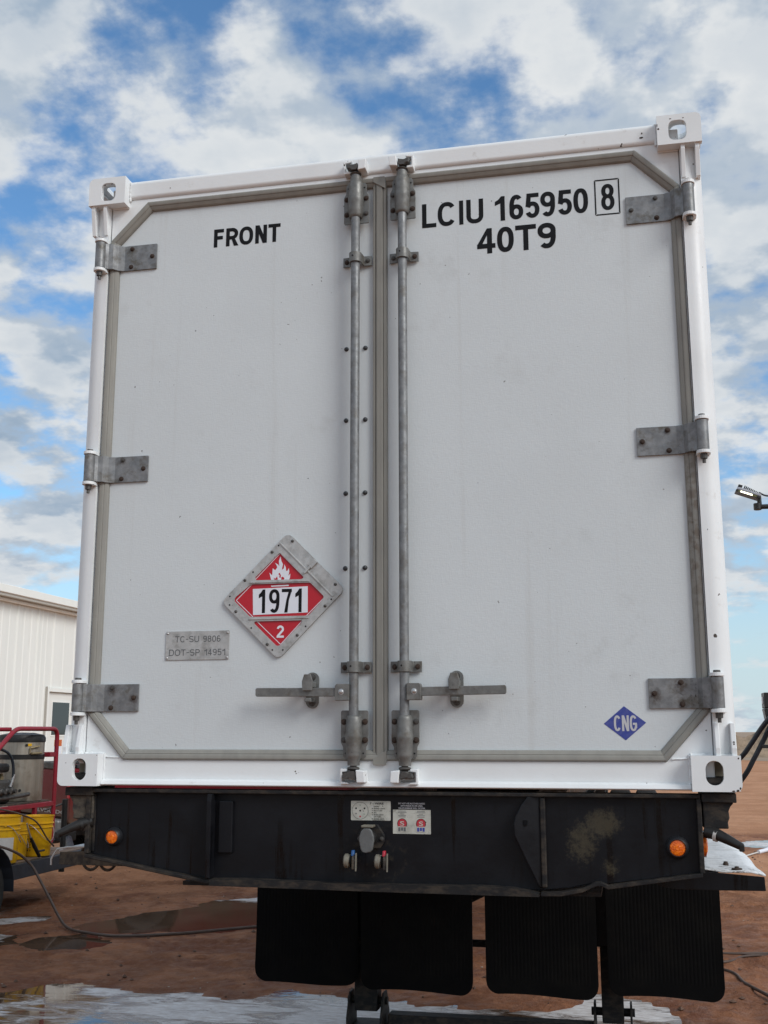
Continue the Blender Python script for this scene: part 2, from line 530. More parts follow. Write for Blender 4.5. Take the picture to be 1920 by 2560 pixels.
simple('gladhand_metal', (0.20, 0.185, 0.15), 0.55, 0.35, 0.4, 60, 0.2)
simple('tab_red', (0.38, 0.015, 0.035), 0.5, 0, 0.4, 90)
simple('tab_blue', (0.015, 0.08, 0.24), 0.5, 0, 0.4, 90)
t = NT('sticker_paper')
c = t.mix(t.ramp(t.noise(24, 6), 0.35, 0.75), (0.50, 0.50, 0.45), (0.36, 0.36, 0.32))
cr = t.ramp(t.voro(55, 'DISTANCE_TO_EDGE').outputs['Distance'], 0.0, 0.035, 1, 0)
c = t.mix(t.math('MULTIPLY', t.math('MULTIPLY', cr, t.ramp(t.noise(20, 2, off=(4, 1, 1)), 0.45, 0.6)), 0.55), c, (0.16, 0.15, 0.12))
c = t.mix(t.ramp(t.noise(70, 4, 0.6, off=(9, 1, 4)), 0.665, 0.68), c, (0.02, 0.02, 0.02))
t.col(c); t.rough(0.5)
simple('sticker_red', (0.42, 0.03, 0.045), 0.5, 0, 0.25, 120)
simple('sticker_green', (0.20, 0.25, 0.20), 0.5, 0, 0.3, 120)
# bright tread plate
t = NT('white_plate')
c = t.mix(t.ramp(t.noise(12, 7, 0.65), 0.42, 0.70), (0.72, 0.74, 0.76), (0.50, 0.51, 0.51))
c = t.mix(t.math('MULTIPLY', t.math('MULTIPLY', t.ramp(t.noise(45, 6, 0.7), 0.50, 0.62), t.sphere((1.2, 0.34, ZB - 0.28), 0.05, 0.26)), 0.75), c, (0.08, 0.07, 0.06))
t.col(c); t.rough(0.5); t.bump(t.math('ADD', t.noise(12, 3), t.noise(60, 4)), 0.35, 0.01)
simple('rope', (0.55, 0.53, 0.50), 0.85, 0, 0.15, 60)
t = NT('frame_red')
c = t.mix(t.ramp(t.noise(6, 4), 0.3, 0.7), (0.30, 0.008, 0.024), (0.23, 0.010, 0.022))
c = t.mix(t.ramp(t.noise(22, 7, 0.7, off=(2, 3, 4)), 0.58, 0.68, 0, 0.7), c, (0.12, 0.07, 0.05))
t.col(c); t.rough(0.45); t.bump(t.noise(60, 3), 0.15, 0.004)
t = NT('stainless')
c = t.mix(t.ramp(t.noise(9, 5, stretch=(3, 3, 0.15)), 0.3, 0.72), (0.46, 0.43, 0.37), (0.33, 0.30, 0.25))
c = t.mix(t.ramp(t.noise(7, 6, 0.65, off=(3, 3, 1)), 0.52, 0.70, 0, 0.5), c, (0.18, 0.145, 0.10))
t.col(c); t.metal(0.6); t.rough(t.ramp(t.noise(14, 4), 0.3, 0.7, 0.38, 0.6))
simple('machine_black', (0.015, 0.0145, 0.014), 0.5, 0.2, 0.4, 30, 0.2)
simple('machine_grey', (0.09, 0.085, 0.08), 0.5, 0.4, 0.4, 40, 0.3)
simple('brass', (0.30, 0.24, 0.14), 0.5, 0.5, 0.3, 60)
t = NT('bucket_yellow')
c = t.mix(t.ramp(t.noise(9, 6), 0.35, 0.72), (0.78, 0.44, 0.005), (0.66, 0.35, 0.005))
c = t.mix(t.ramp(t.noise(16, 7, 0.7, off=(1, 6, 1)), 0.56, 0.70, 0, 0.45), c, (0.26, 0.15, 0.03))
t.col(c); t.rough(0.42)
simple('paper_white', (0.55, 0.53, 0.50), 0.7, 0, 0.1, 30)
simple('deck_wood', (0.20, 0.145, 0.11), 0.85, 0, 0.25, 20, 0.4)
simple('trailer_steel', (0.028, 0.032, 0.042), 0.55, 0.1, 0.4, 8, 0.15)
simple('hose_brown', (0.085, 0.055, 0.042), 0.55, 0, 0.25, 20)
simple('hose_black', (0.014, 0.021, 0.030), 0.5, 0, 0.2, 20)
t = NT('truck_red'); sz_ = t.n('ShaderNodeSeparateXYZ'); t.l(t.pos, sz_.inputs[0])
mudf = t.math('MULTIPLY', t.ramp(sz_.outputs[2], 0.55, 1.05, 1.0, 0.0), t.ramp(t.noise(4, 6), 0.25, 0.6, 0.45, 1.0))
t.col(t.mix(mudf, t.mix(t.noise(3), (0.15, 0.004, 0.011), (0.13, 0.004, 0.010)), (0.10, 0.065, 0.042))); t.rough(0.5); t.b.inputs['Specular IOR Level'].default_value = 0.2
simple('truck_trim', (0.03, 0.03, 0.032), 0.55)
simple('truck_chrome', (0.20, 0.20, 0.20), 0.4, 0.5, 0.2, 20)
simple('truck_letter', (0.45, 0.45, 0.46), 0.35, 0.5, 0.05)
simple('truck_glass', (0.01, 0.012, 0.014), 0.08)
simple('wheel_rim', (0.08, 0.078, 0.075), 0.6, 0.4, 0.3, 20)
t = NT('building_wall')
c = t.mix(t.ramp(t.noise(1.1, 4, stretch=(1, 1, 0.2)), 0.3, 0.7), (0.79, 0.80, 0.76), (0.75, 0.76, 0.72))
c = t.mix(t.ramp(t.noise(5, 6, stretch=(1, 1, 0.1), off=(0, 3, 2)), 0.58, 0.76, 0, 0.35), c, (0.50, 0.47, 0.40))
t.col(c); t.rough(0.5)
simple('building_trim', (0.81, 0.82, 0.78), 0.45, 0, 0.05, 3)
simple('building_door', (0.74, 0.74, 0.70), 0.5, 0, 0.05, 3)
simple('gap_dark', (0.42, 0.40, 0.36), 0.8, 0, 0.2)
simple('concrete', (0.36, 0.34, 0.31), 0.85, 0, 0.15, 5, 0.3)
t = NT('window_glass')
t.col((0.035, 0.045, 0.045)); t.rough(0.06)
simple('sign_orange', (0.55, 0.12, 0.02), 0.5, 0, 0.1)
simple('lamp_black', (0.014, 0.0135, 0.013), 0.45, 0.1, 0.3, 60)
simple('lamp_alu', (0.40, 0.40, 0.43), 0.4, 0.6, 0.1, 60)
simple('casting_inside', (0.20, 0.175, 0.13), 0.85, 0, 0.35, 40, 0.3)
simple('paint_chip', (0.035, 0.022, 0.016), 0.8, 0, 0.5, 200, 0.3)
simple('lens_olive', (0.10, 0.095, 0.03), 0.25)
t = NT('lamp_led'); t.col((0.9, 0.9, 0.8)); t.b.inputs['Emission Color'].default_value = (1.0, 0.97, 0.72, 1); t.b.inputs['Emission Strength'].default_value = 3.0
# ground and water
t = NT('ground_clay')
at = t.n('ShaderNodeAttribute', attribute_name='wet')
wet = at.outputs['Fac']
big = t.noise(0.45, 6, 0.6)
mid = t.noise(2.3, 9, 0.68, stretch=(1, 0.8, 1), dist=0.4)
fin = t.noise(21, 8, 0.7)
c = t.mix(t.ramp(big, 0.32, 0.68), (0.42, 0.215, 0.122), (0.52, 0.285, 0.170))
c = t.mix(t.math('MULTIPLY', t.ramp(mid, 0.38, 0.62, 0, 0.95), t.ramp(wet, 0.0, 0.5, 0.28, 1.0)), c, (0.25, 0.125, 0.074))
c = t.mix(t.math('MULTIPLY', t.ramp(t.noise(1.1, 7, 0.7, off=(4, 9, 2), dist=0.5), 0.50, 0.60), t.ramp(wet, 0.15, 0.6)), c, (0.25, 0.118, 0.072))
c = t.mix(t.math('MULTIPLY', t.ramp(fin, 0.42, 0.72, 0, 0.55), t.ramp(wet, 0.0, 0.4, 0.4, 1.0)), c, (0.43, 0.27, 0.195))
c = t.mix(t.ramp(t.noise(70, 5, 0.7), 0.60, 0.72, 0, 0.6), c, (0.09, 0.050, 0.036))
dk = t.n('ShaderNodeMix', data_type='RGBA', blend_type='MULTIPLY'); dk.inputs[7].default_value = (0.84, 0.655, 0.545, 1)
t.l(wet, dk.inputs[0]); t.l(c, dk.inputs[6])
t.col(dk.outputs[2])
t.l(t.math('SUBTRACT', t.ramp(fin, 0.3, 0.7, 0.80, 0.95), t.math('MULTIPLY', wet, t.ramp(t.noise(9, 5), 0.35, 0.65, 0.20, 0.60))), t.b.inputs['Roughness'])
hb = t.math('ADD', t.math('MULTIPLY', mid, 2.0), t.math('ADD', t.math('MULTIPLY', fin, 0.8), t.math('MULTIPLY', t.noise(95, 5, 0.7), 0.25)))
t.bump(t.math('MULTIPLY', hb, t.ramp(wet, 0.0, 0.4, 0.3, 1.0)), 0.9, 0.05)
t.l(t.ramp(wet, 0.3, 1.0, 0.02, 0.10), t.b.inputs['Specular IOR Level'])
simple('clod', (0.13, 0.075, 0.052), 0.9, 0, 0.4, 15, 0.4)
simple('gravel_light', (0.42, 0.36, 0.31), 0.8, 0, 0.3, 15, 0.4)
t = NT('puddle_water')                                    # muddy water with rafts of soap foam
mud = t.mix(t.ramp(t.noise(1.6, 4), 0.35, 0.65), (0.085, 0.050, 0.030), (0.13, 0.082, 0.055))
at = t.n('ShaderNodeAttribute', attribute_name='foam')
fr = t.math('ADD', t.math('MULTIPLY', t.noise(5.0, 8, 0.68, stretch=(0.55, 1.5, 1), dist=0.8), 1.0), t.math('SUBTRACT', at.outputs['Fac'], 0.5))
foam = t.ramp(fr, 0.37, 0.60)
fcol = t.mix(t.ramp(t.noise(26, 7, 0.7, stretch=(0.5, 1.4, 1)), 0.34, 0.70), (0.50, 0.46, 0.44), (0.82, 0.82, 0.83))
t.col(t.mix(foam, mud, fcol))
t.l(t.math('ADD', t.math('MULTIPLY', foam, 0.40), 0.035), t.b.inputs['Roughness'])
t.b.inputs['IOR'].default_value = 1.33
t.bump(t.math('ADD', t.math('MULTIPLY', t.noise(7, 2, stretch=(1, 2, 1)), 0.3), t.math('MULTIPLY', t.math('MULTIPLY', t.noise(50, 5), foam), 1.5)), 0.10, 0.01)
t = NT('dry_field')
c = t.mix(t.ramp(t.noise(0.12, 6, 0.65, stretch=(1, 0.5, 1)), 0.35, 0.65), (0.36, 0.245, 0.165), (0.27, 0.205, 0.145))
t.col(c); t.rough(0.95)
t = NT('mound_soil')
c = t.mix(t.ramp(t.noise(0.9, 7, 0.7), 0.35, 0.68), (0.33, 0.24, 0.165), (0.20, 0.15, 0.10))
t.col(c); t.rough(0.95); t.bump(t.noise(3, 6), 0.6, 0.3)

# ------------------------------------------------------------------ ground with puddles
PUDDLES = [
    ('front', [(-4.4, 2.6), (-3.6, 3.15), (-3.2, 3.5), (-2.9, 3.62), (-2.48, 3.56), (-2.07, 3.6), (-1.8, 3.5), (-1.62, 3.62), (-1.42, 3.83), (-1.07, 3.70),
               (-0.65, 3.62), (-0.24, 3.49), (0.02, 3.44), (0.2, 3.6), (0.41, 3.9), (0.53, 4.15), (0.77, 4.08), (1.1, 3.85), (1.22, 3.45), (1.15, 2.6), (0.3, 2.15), (-1.2, 1.75), (-3.0, 1.7), (-4.3, 1.9)]),
    ('middle', [(-4.1, 5.75), (-3.86, 6.5), (-3.47, 7.0), (-3.39, 7.55), (-3.0, 7.95), (-2.2, 8.0), (-1.6, 7.2), (-1.8, 6.3), (-2.43, 6.0), (-2.79, 5.65), (-3.48, 5.52), (-3.9, 5.5)]),
    ('side', [(-4.15, 5.25), (-3.75, 5.45), (-3.45, 5.1), (-3.53, 4.85), (-3.79, 4.72), (-4.1, 4.9)]),
    ('wheel', [(-5.6, 6.0), (-4.98, 6.12), (-4.62, 6.33), (-4.42, 6.0), (-4.78, 5.75), (-4.5, 5.4), (-4.3, 5.42), (-4.1, 4.95), (-4.2, 4.7), (-5.0, 4.7), (-5.7, 5.2)]),
    ('far', [(2.2, 14.3), (2.5, 14.9), (3.0, 15.2), (3.9, 15.3), (4.3, 14.6), (3.2, 14.0)]),
]
def poly_sdf(px, py, poly):
    d = np.full(px.shape, 1e9); inside = np.zeros(px.shape, bool)
    n = len(poly)
    for i in range(n):
        ax, ay = poly[i]; bx, by = poly[(i + 1) % n]
        ex, ey = bx - ax, by - ay
        wx, wy = px - ax, py - ay
        t_ = np.clip((wx * ex + wy * ey) / (ex * ex + ey * ey), 0, 1)
        d = np.minimum(d, (wx - ex * t_) ** 2 + (wy - ey * t_) ** 2)
        c_ = (ay > py) != (by > py)
        with np.errstate(divide='ignore', invalid='ignore'):
            inside ^= c_ & (px < ex * (py - ay) / (by - ay if by != ay else 1e-9) + ax)
    d = np.sqrt(d)
    return np.where(inside, -d, d)
def axis_lines(fine0, fine1, step, far, grow=1.22):
    a = list(np.arange(fine0, fine1 + 1e-6, step))
    s = step; v = fine1; up_ = []
    while v < far:
        s *= grow; v += s; up_.append(v)
    s = step; v = fine0; dn = []
    while v > -far:
        s *= grow; v -= s; dn.append(v)
    return np.array(dn[::-1] + a + up_)
gx = axis_lines(-7.5, 3.6, 0.055, 3500)
gy = axis_lines(1.6, 10.0, 0.055, 3500)
GX, GY = np.meshgrid(gx, gy)
def fbm(x, y, s, o, seed):
    return mnoise.fractal(Vector((x * s + seed, y * s - seed, seed * 0.7)), 1.0, 2.1, o)
H = np.zeros(GX.shape); SD = np.full(GX.shape, 50.0)
for _, pl in PUDDLES:
    SD = np.minimum(SD, poly_sdf(GX, GY, pl))
near = (np.abs(GX + 2) < 30) & (np.abs(GY - 5) < 40)
for j, i in zip(*np.nonzero(near)):
    x, y = GX[j, i], GY[j, i]
    a = fbm(x, y, 0.55, 4, 3.1); b = fbm(x, y * 0.8, 2.7, 5, 9.7)
    H[j, i] = 0.018 * a + 0.012 * b
    SD[j, i] += 0.16 * b + 0.05 * a
edge = np.clip(SD / 0.5, -1, 1)
lift = np.where(SD > 0, 0.005 + 0.020 * np.clip(SD / 0.8, 0, 1), 0.03 * np.clip(SD / 0.25, -1, 0) - 0.003)
wgt = np.clip(np.abs(SD) / 0.25, 0, 1)
H = lift + H * wgt
H = np.where((SD > 0) & (H < 0.003), 0.003, H)
# tyre ruts worn into the yard on the left
for (rx, ry, ang, w) in ((-3.3, 6.2, 0.35, 0.13), (-4.0, 8.6, 0.22, 0.12), (-3.1, 4.9, 0.45, 0.12), (2.3, 7.0, 1.35, 0.13), (-3.6, 7.4, 0.30, 0.14), (-2.2, 4.6, 0.15, 0.13), (2.4, 10.5, 0.2, 0.15), (2.6, 18.0, 0.1, 0.15)):
    dd = -(GX - rx) * math.sin(ang) + (GY - ry) * math.cos(ang)
    H += np.where(SD > 0.12, 0.026 * np.exp(-((np.abs(dd) - w) / 0.05) ** 2) * (0.6 + 0.4 * np.sin(GX * 37 + GY * 29)) - 0.014 * np.exp(-(dd / 0.09) ** 2), 0)
H = np.where((SD > 0) & (H < 0.003), 0.003, H)
ny, nx = GX.shape
verts = np.stack([GX.ravel(), GY.ravel(), H.ravel()], 1)
idx = np.arange(nx * ny).reshape(ny, nx)
quads = np.stack([idx[:-1, :-1], idx[:-1, 1:], idx[1:, 1:], idx[1:, :-1]], -1).reshape(-1, 4)
me = bpy.data.meshes.new('ground')
me.from_pydata(verts.tolist(), [], quads.tolist())
me.polygons.foreach_set('use_smooth', [True] * len(me.polygons))
wet_attr = me.attributes.new('wet', 'FLOAT', 'POINT')
wetv = np.clip(1.0 - np.maximum(SD, 0) / 1.5, 0.0, 1.0)
yardwet = np.clip(1 - np.hypot((GX + 1.2) / 8.0, np.where(GY < 4.5, (GY - 4.5) / 16.0, (GY - 4.5) / 7.0)), 0, 1)
wet_attr.data.foreach_set('value', np.clip(np.maximum(wetv * 0.9, np.clip(yardwet * 1.5, 0, 0.75)), 0, 1).ravel())
me.materials.append(M['ground_clay'])
ground = bpy.data.objects.new('ground', me); COL.objects.link(ground)
tag(ground, 'reddish brown clay yard, wet and rutted', kind='structure')

FOAM_SPOTS = {'front': [((-3.2, 2.8), 1.1, .36), ((-1.9, 3.2), 1.0, .50), ((-0.7, 3.2), 1.0, .58), ((0.6, 3.7), 0.75, .55), ((-2.6, 3.5), .35, .45)],
              'middle': [((-3.0, 7.75), 0.5, .55), ((-2.4, 7.7), .6, .5)],
              'side': [((-3.45, 4.8), .2, .3)],
              'wheel': [((-4.8, 6.0), .5, .50), ((-4.5, 5.2), .5, .42)],
              'far': [((3.0, 14.8), 1.0, .5)]}
PUD_N = {'front': 0, 'middle': 0, 'side': 1, 'wheel': 2, 'far': 0}
def puddle(key, poly, label):
    xs = [p[0] for p in poly]; ys = [p[1] for p in poly]
    X, Y = np.meshgrid(np.arange(min(xs) - .3, max(xs) + .3, 0.07), np.arange(min(ys) - .3, max(ys) + .3, 0.07))
    sd = poly_sdf(X, Y, poly)
    keep = sd < 0.26
    vid = -np.ones(X.shape, int); vid[keep] = np.arange(keep.sum())
    vs = np.stack([X[keep], Y[keep], np.full(keep.sum(), -.0022 * PUD_N[key])], 1)
    q = np.stack([vid[:-1, :-1], vid[:-1, 1:], vid[1:, 1:], vid[1:, :-1]], -1).reshape(-1, 4)
    q = q[(q >= 0).all(1)]
    m_ = bpy.data.meshes.new('puddle'); m_.from_pydata(vs.tolist(), [], q.tolist())
    fa = m_.attributes.new('foam', 'FLOAT', 'POINT')
    f = np.zeros(X.shape)
    for (c_, r_, s_) in FOAM_SPOTS[key]:
        f = np.maximum(f, s_ * np.exp(-((X - c_[0]) ** 2 + ((Y - c_[1]) * 1.5) ** 2) / r_ ** 2))
    fa.data.foreach_set('value', (0.12 + f)[keep].ravel())
    m_.materials.append(M['puddle_water'])
    o = bpy.data.objects.new('puddle', m_); COL.objects.link(o)
    return tag(o, label, kind='structure')
for (key, poly), lab in zip(PUDDLES, ('wide puddle with soap foam in the foreground under the mudflaps', 'brown puddle beyond the hose left of the mudflaps',
                                      'small brown puddle in front of the looping hose', 'foamy puddle round the wash trailer wheel', 'distant bright puddle on the right of the container')):
    puddle(key, poly, lab)

# clods and stones lying on the clay
def scatter(name, mat, n, smin, smax, label, seed):
    rnd = random.Random(seed)
    mb = MB()
    base = [(1, 0, 0), (-1, 0, 0), (0, 1, 0), (0, -1, 0), (0, 0, 1), (0, 0, -1)]
    fc = [(0, 2, 4), (2, 1, 4), (1, 3, 4), (3, 0, 4), (2, 0, 5), (1, 2, 5), (3, 1, 5), (0, 3, 5)]
    for _ in range(n):
        y = 2.0 + 12 * rnd.random() ** 1.6
        x = -7 + 11 * rnd.random()
        j = int(np.searchsorted(gy, y)); i = int(np.searchsorted(gx, x))
        if SD[j, i] < 0.03: continue
        s = smin + (smax - smin) * rnd.random() ** 3
        mb.add([(x + b[0] * s * rnd.uniform(.7, 1.3), y + b[1] * s * rnd.uniform(.7, 1.3), H[j, i] + s * .3 + b[2] * s * rnd.uniform(.5, .9)) for b in base], fc)
    o = mb.build(name, mat, smooth=60)
    return tag(o, label, 'soil', kind='stuff')
scatter('dirt_clods', 'clod', 1500, .004, .022, 'dark clods of earth scattered over the clay yard', 5)
scatter('gravel', 'gravel_light', 700, .003, .010, 'pale bits of gravel scattered over the clay yard', 6)

# far field and spoil heaps at the edge of the yard
fm = MB()
fxs = np.concatenate([np.linspace(-900, -60, 30), np.linspace(-59, 60, 160), np.linspace(61, 900, 30)])
for (y0, y1) in ((62, 2800),):
    vs = []; fs = []
    for k, x in enumerate(fxs):
        vs += [(x, y0 + 6 * math.sin(x * .06) + 4 * math.sin(x * .17) + 5 * math.sin(x * .41) + 2 * math.sin(x * 1.3), 0.035), (x, y1, 0.05)]
        if k: fs.append((2 * k - 2, 2 * k, 2 * k + 1, 2 * k - 1))
    fm.add(vs, fs)
tag(fm.build('field', 'dry_field'), 'flat dry field reaching to the horizon', kind='structure')
def heap(cx, cy, rx, ry, h, label, seed):
    mb = MB(); n = 26; vs = []; fs = []
    for j in range(n):
        for i in range(n):
            u = i / (n - 1) * 2 - 1; v = j / (n - 1) * 2 - 1
            d = math.hypot(u, v)
            z = h * max(0, 1 - d * d) ** 1.2 * (1 + .6 * fbm(u * 2 + seed, v * 2, 1.4, 4, seed)) - .05
            vs.append((cx + u * rx, cy + v * ry, max(z, -.05)))
    for j in range(n - 1):
        for i in range(n - 1):
            fs.append((j * n + i, j * n + i + 1, (j + 1) * n + i + 1, (j + 1) * n + i))
    mb.add(vs, fs)
    return tag(mb.build('soil_heap', 'mound_soil', smooth=80), label, 'soil heap', 'spoil heaps at the edge of the yard')
heap(8.2, 78, 5.5, 4, 1.5, 'low grey brown soil heap just right of the container', 2.0)
heap(13.5, 84, 6.0, 4, 2.0, 'taller pale soil heap at the right edge of the picture', 5.0)

# ------------------------------------------------------------------ metal building behind on the left
BX = -12.0
bd = thing('metal_building', 'cream ribbed metal building with a white eave behind the wash trailer', 'building', (BX, 17.0, 0))
BY0, BY1 = 6.0, 34.0
Z0, ZE = 0.62, 4.56
MB().box(BX - 12, BX, BY0, BY1, -0.02, Z0).build('foundation', 'concrete', bd, bevel=.02)
DY0, DY1 = 19.42, 20.95
rib_prof = [(0.0, 0), (0.02, .03), (0.055, .03), (0.075, 0)]
def wall_panel(y0, y1, z0, z1):
    mb = MB(); x0 = BX - .12
    pts = [(y0, 0.0)]
    for k in range(3):
        b = y0 + (y1 - y0) * (k + .35) / 3
        for d_, h_ in rib_prof:
            pts.append((b + d_, h_ if k == 0 else h_ * .45))
    pts.append((y1, 0.0))
    vs = []; fs = []
    for (yy, hh) in pts:
        vs += [(BX + .004 + hh, yy, z0), (BX + .004 + hh, yy, z1)]
    for i in range(len(pts) - 1):
        fs.append((2 * i, 2 * i + 2, 2 * i + 3, 2 * i + 1))
    b = len(vs)
    vs += [(x0, y0, z0), (x0, y0, z1), (x0, y1, z0), (x0, y1, z1)]
    fs += [(0, 1, b + 1, b), (2 * len(pts) - 2, b + 2, b + 3, 2 * len(pts) - 1)]
    mb.add(vs, fs)
    return mb.build('wall_panel', 'building_wall', bd)
y = BY0
while y < BY1 - .01:
    y2 = min(y + .914, BY1)
    if y2 <= DY0 - .02 or y >= DY1 + .02:
        wall_panel(y, y2, Z0, ZE)
    else:
        if y < DY0: wall_panel(y, DY0, Z0, ZE)
        if y2 > DY1: wall_panel(DY1, y2, Z0, ZE)
    y = y2
wall_panel(DY0, DY1, 2.72, ZE)
MB().box(BX - 11.9, BX - .15, BY0 + .02, BY1 - .02, Z0, ZE).build('wall_core', 'building_trim', bd)
MB().prism([(BX - 12.2, ZE + .02), (BX + .30, ZE + .02), (BX + .30, ZE + .10), (BX - 5.95, ZE + 1.2), (BX - 12.2, ZE + .10)], BY0 - .2, BY1 + .2, 'y').build('roof', 'building_trim', bd)
MB().box(BX + .302, BX + .335, BY0 - .2, BY1 + .2, ZE + .03, ZE + .20).build('fascia', 'building_trim', bd, bevel=.01)
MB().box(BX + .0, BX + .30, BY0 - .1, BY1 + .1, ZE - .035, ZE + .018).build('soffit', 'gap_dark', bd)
MB().prism(rrect(BX + .04, BX + .15, ZE - .105, ZE - .038, .02, 3), BY0, BY1, 'y').build('gutter', 'building_trim', bd)
dr = MB().box(BX - .08, BX - .02, DY0 + .10, DY1 - .10, Z0 + .02, 2.62).build('door', 'building_door', bd, bevel=.004)
MB().box(BX - .019, BX - .008, 19.75, 20.62, 1.62, 2.44).build('window_frame', 'building_trim', dr, bevel=.003)
MB().box(BX - .0075, BX - .004, 19.79, 20.58, 1.66, 2.40).build('window_pane', 'window_glass', dr)
MB().box(BX - .012, BX + .03, DY1 - .20, DY1 - .15, 1.60, 1.66).build('door_handle', 'machine_grey', dr, bevel=.008)
df = MB()
df.box(BX - .1, BX + .045, DY0 + .004, DY0 + .097, Z0 + .01, 2.715).box(BX - .1, BX + .045, DY1 - .097, DY1 - .004, Z0 + .01, 2.715).box(BX - .1, BX + .05, DY0 + .1, DY1 - .1, 2.63, 2.715)
df.build('door_frame', 'building_trim', bd, bevel=.006)
MB().box(BX - .1, BX + .055, DY0 - .03, DY0 + .001, Z0, 2.74).build('jamb_trim', 'gap_dark', bd)
sg = thing('notice_sign', 'small notice with an orange header below the window of the building door', 'sign', (BX, 20.15, 1.3))
MB().box(BX - .0185, BX - .012, 19.98, 20.32, 1.16, 1.40).build('sheet', 'sign_white', sg)
MB().box(BX - .0185, BX - .010, 19.98, 20.32, 1.405, 1.55).build('header', 'sign_orange', sg)
MB().box(BX, BX + .9, DY0 - .1, DY1 + .1, 0.0, Z0 - .12).box(BX + .9, BX + 1.2, DY0 - .1, DY1 + .1, 0, .25).build('step', 'concrete', bd, bevel=.01)

# ------------------------------------------------------------------ white container
Zc = lambda z: ZB + z
ct = thing('shipping_container', 'white forty foot container with closed double doors resting on a black trailer', 'container', (0, 0, ZB))
W = 1.219; HC = 2.438; LC = 12.19
def casting(sx, top, front, hole_end, label=None):
    """hollow corner casting: plates with the ISO apertures"""
    z0, z1 = (Zc(HC - .118), Zc(HC)) if top else (Zc(0), Zc(.116))
    y0, y1 = (0.0, .178) if front else (LC - .178, LC)
    xi, xo = (1.060, W) if sx > 0 else (-1.060, -W)
    xa, xb = min(xi, xo), max(xi, xo)
    th = .024
    mb = MB()
    cz = (z0 + z1) / 2 + (.002 if not top else -.003)
    cx = (xa + xb) / 2 - sx * .006
    cor = (0, 0, 1, 0) if (sx > 0 and top) else (0, 0, 0, 1) if top else (0, 1, 0, 0) if sx > 0 else (1, 0, 0, 0)
    outline = rrect(xa, xb, z0, z1, .022, 5, cor)
    if top:
        hole = rrect(cx - .032, cx + .032, cz - .041, cz + .038, .022, 6)
    else:
        hole = rrect(cx - .0285, cx + .0285, cz - .040, cz + .040, .0284, 9)
    fy = (y0, y0 + th) if front else (y1 - th, y1)
    mb.prism(outline, fy[0], fy[1], 'y', [hole])
    iy0, iy1 = (y0 + th, y1) if front else (y0, y1 - th)
    # outer side with its own aperture, top or bottom plate with the slot, inner walls closed
    so = (xb - th, xb - .004) if sx > 0 else (xa + .004, xa + th)
    cy = (iy0 + iy1) / 2 + (.02 if front else -.02)
    mb.prism([(iy0, z0 + .02), (iy1, z0 + .02), (iy1, z1 - .02), (iy0, z1 - .02)], so[0], so[1], 'x', [rrect(cy - .045, cy + .045, cz - .03, cz + .03, .028, 6)])
    si = (xa, xa + .012) if sx > 0 else (xb - .012, xb)
    mb.box(si[0], si[1], iy0, iy1, z0, z1)
    pz = (z1 - .02, z1 - .001) if top else (z0 + .001, z0 + .02)
    inx = (xa + .012, xb - .004) if sx > 0 else (xa + .004, xb - .012)
    mb.prism([(inx[0], iy0), (inx[1], iy0), (inx[1], iy1), (inx[0], iy1)], pz[0], pz[1], 'z', [rrect(inx[0] + .042, inx[1] - .042, iy0 + .02, iy1 - .03, .028, 6)])
    qz = (z0 + .001, z0 + .02) if top else (z1 - .02, z1 - .001)
    mb.box(inx[0], inx[1], iy0, iy1, qz[0], qz[1])
    if not top:
        mb.box(inx[0], inx[1], iy1 - .012, iy1, z0 + .02, z1 - .02)
    o = mb.build('corner_casting', 'white_paint', ct, bevel=.0025)
    if not top and front:
        MB().box(inx[0] + .001, inx[1] - .022, iy1 - .0165, iy1 - .0125, z0 + .021, z1 - .021).build('casting_back', 'casting_inside', o)
        MB().box(si[0] + (.0125 if sx > 0 else -.004), si[1] + (.004 if sx > 0 else -.0125), iy0 + .001, iy1 - .017, z0 + .021, z1 - .021).build('casting_wall', 'casting_inside', o)
        MB().box(inx[0] + .018, inx[1] - .024, iy0 + .004, iy1 - .018, z0 + .0205, z0 + .045).build('lock_cone', 'black_edge', o, bevel=.008)
    return o
for top in (0, 1):
    for front in (1, 0):
        for sx in (-1, 1):
            casting(sx, top, front, True)
# corner posts with a big outer radius
def post(sx, front):
    r = .06
    y0 = .036 if front else LC - .16
    pr = []
    for k in range(9):
        a = R(180 + 90 * k / 8) if sx < 0 else R(270 + 90 * k / 8)
        cx = sx * (W - .003 - r)
        pr.append((cx + r * math.cos(a), y0 + r + r * math.sin(a)))
    if sx < 0:
        pl = pr + [(-1.139, y0), (-1.139, y0 + .13), (-W + .003, y0 + .13)]
    else:
        pl = pr + [(W - .003, y0 + .13), (1.139, y0 + .13), (1.139, y0)]
    return MB().prism(pl, Zc(.10), Zc(HC - .11), 'z').build('corner_post', 'white_paint', ct, smooth=30)
for front in (1, 0):
    for sx in (-1, 1):
        post(sx, front)
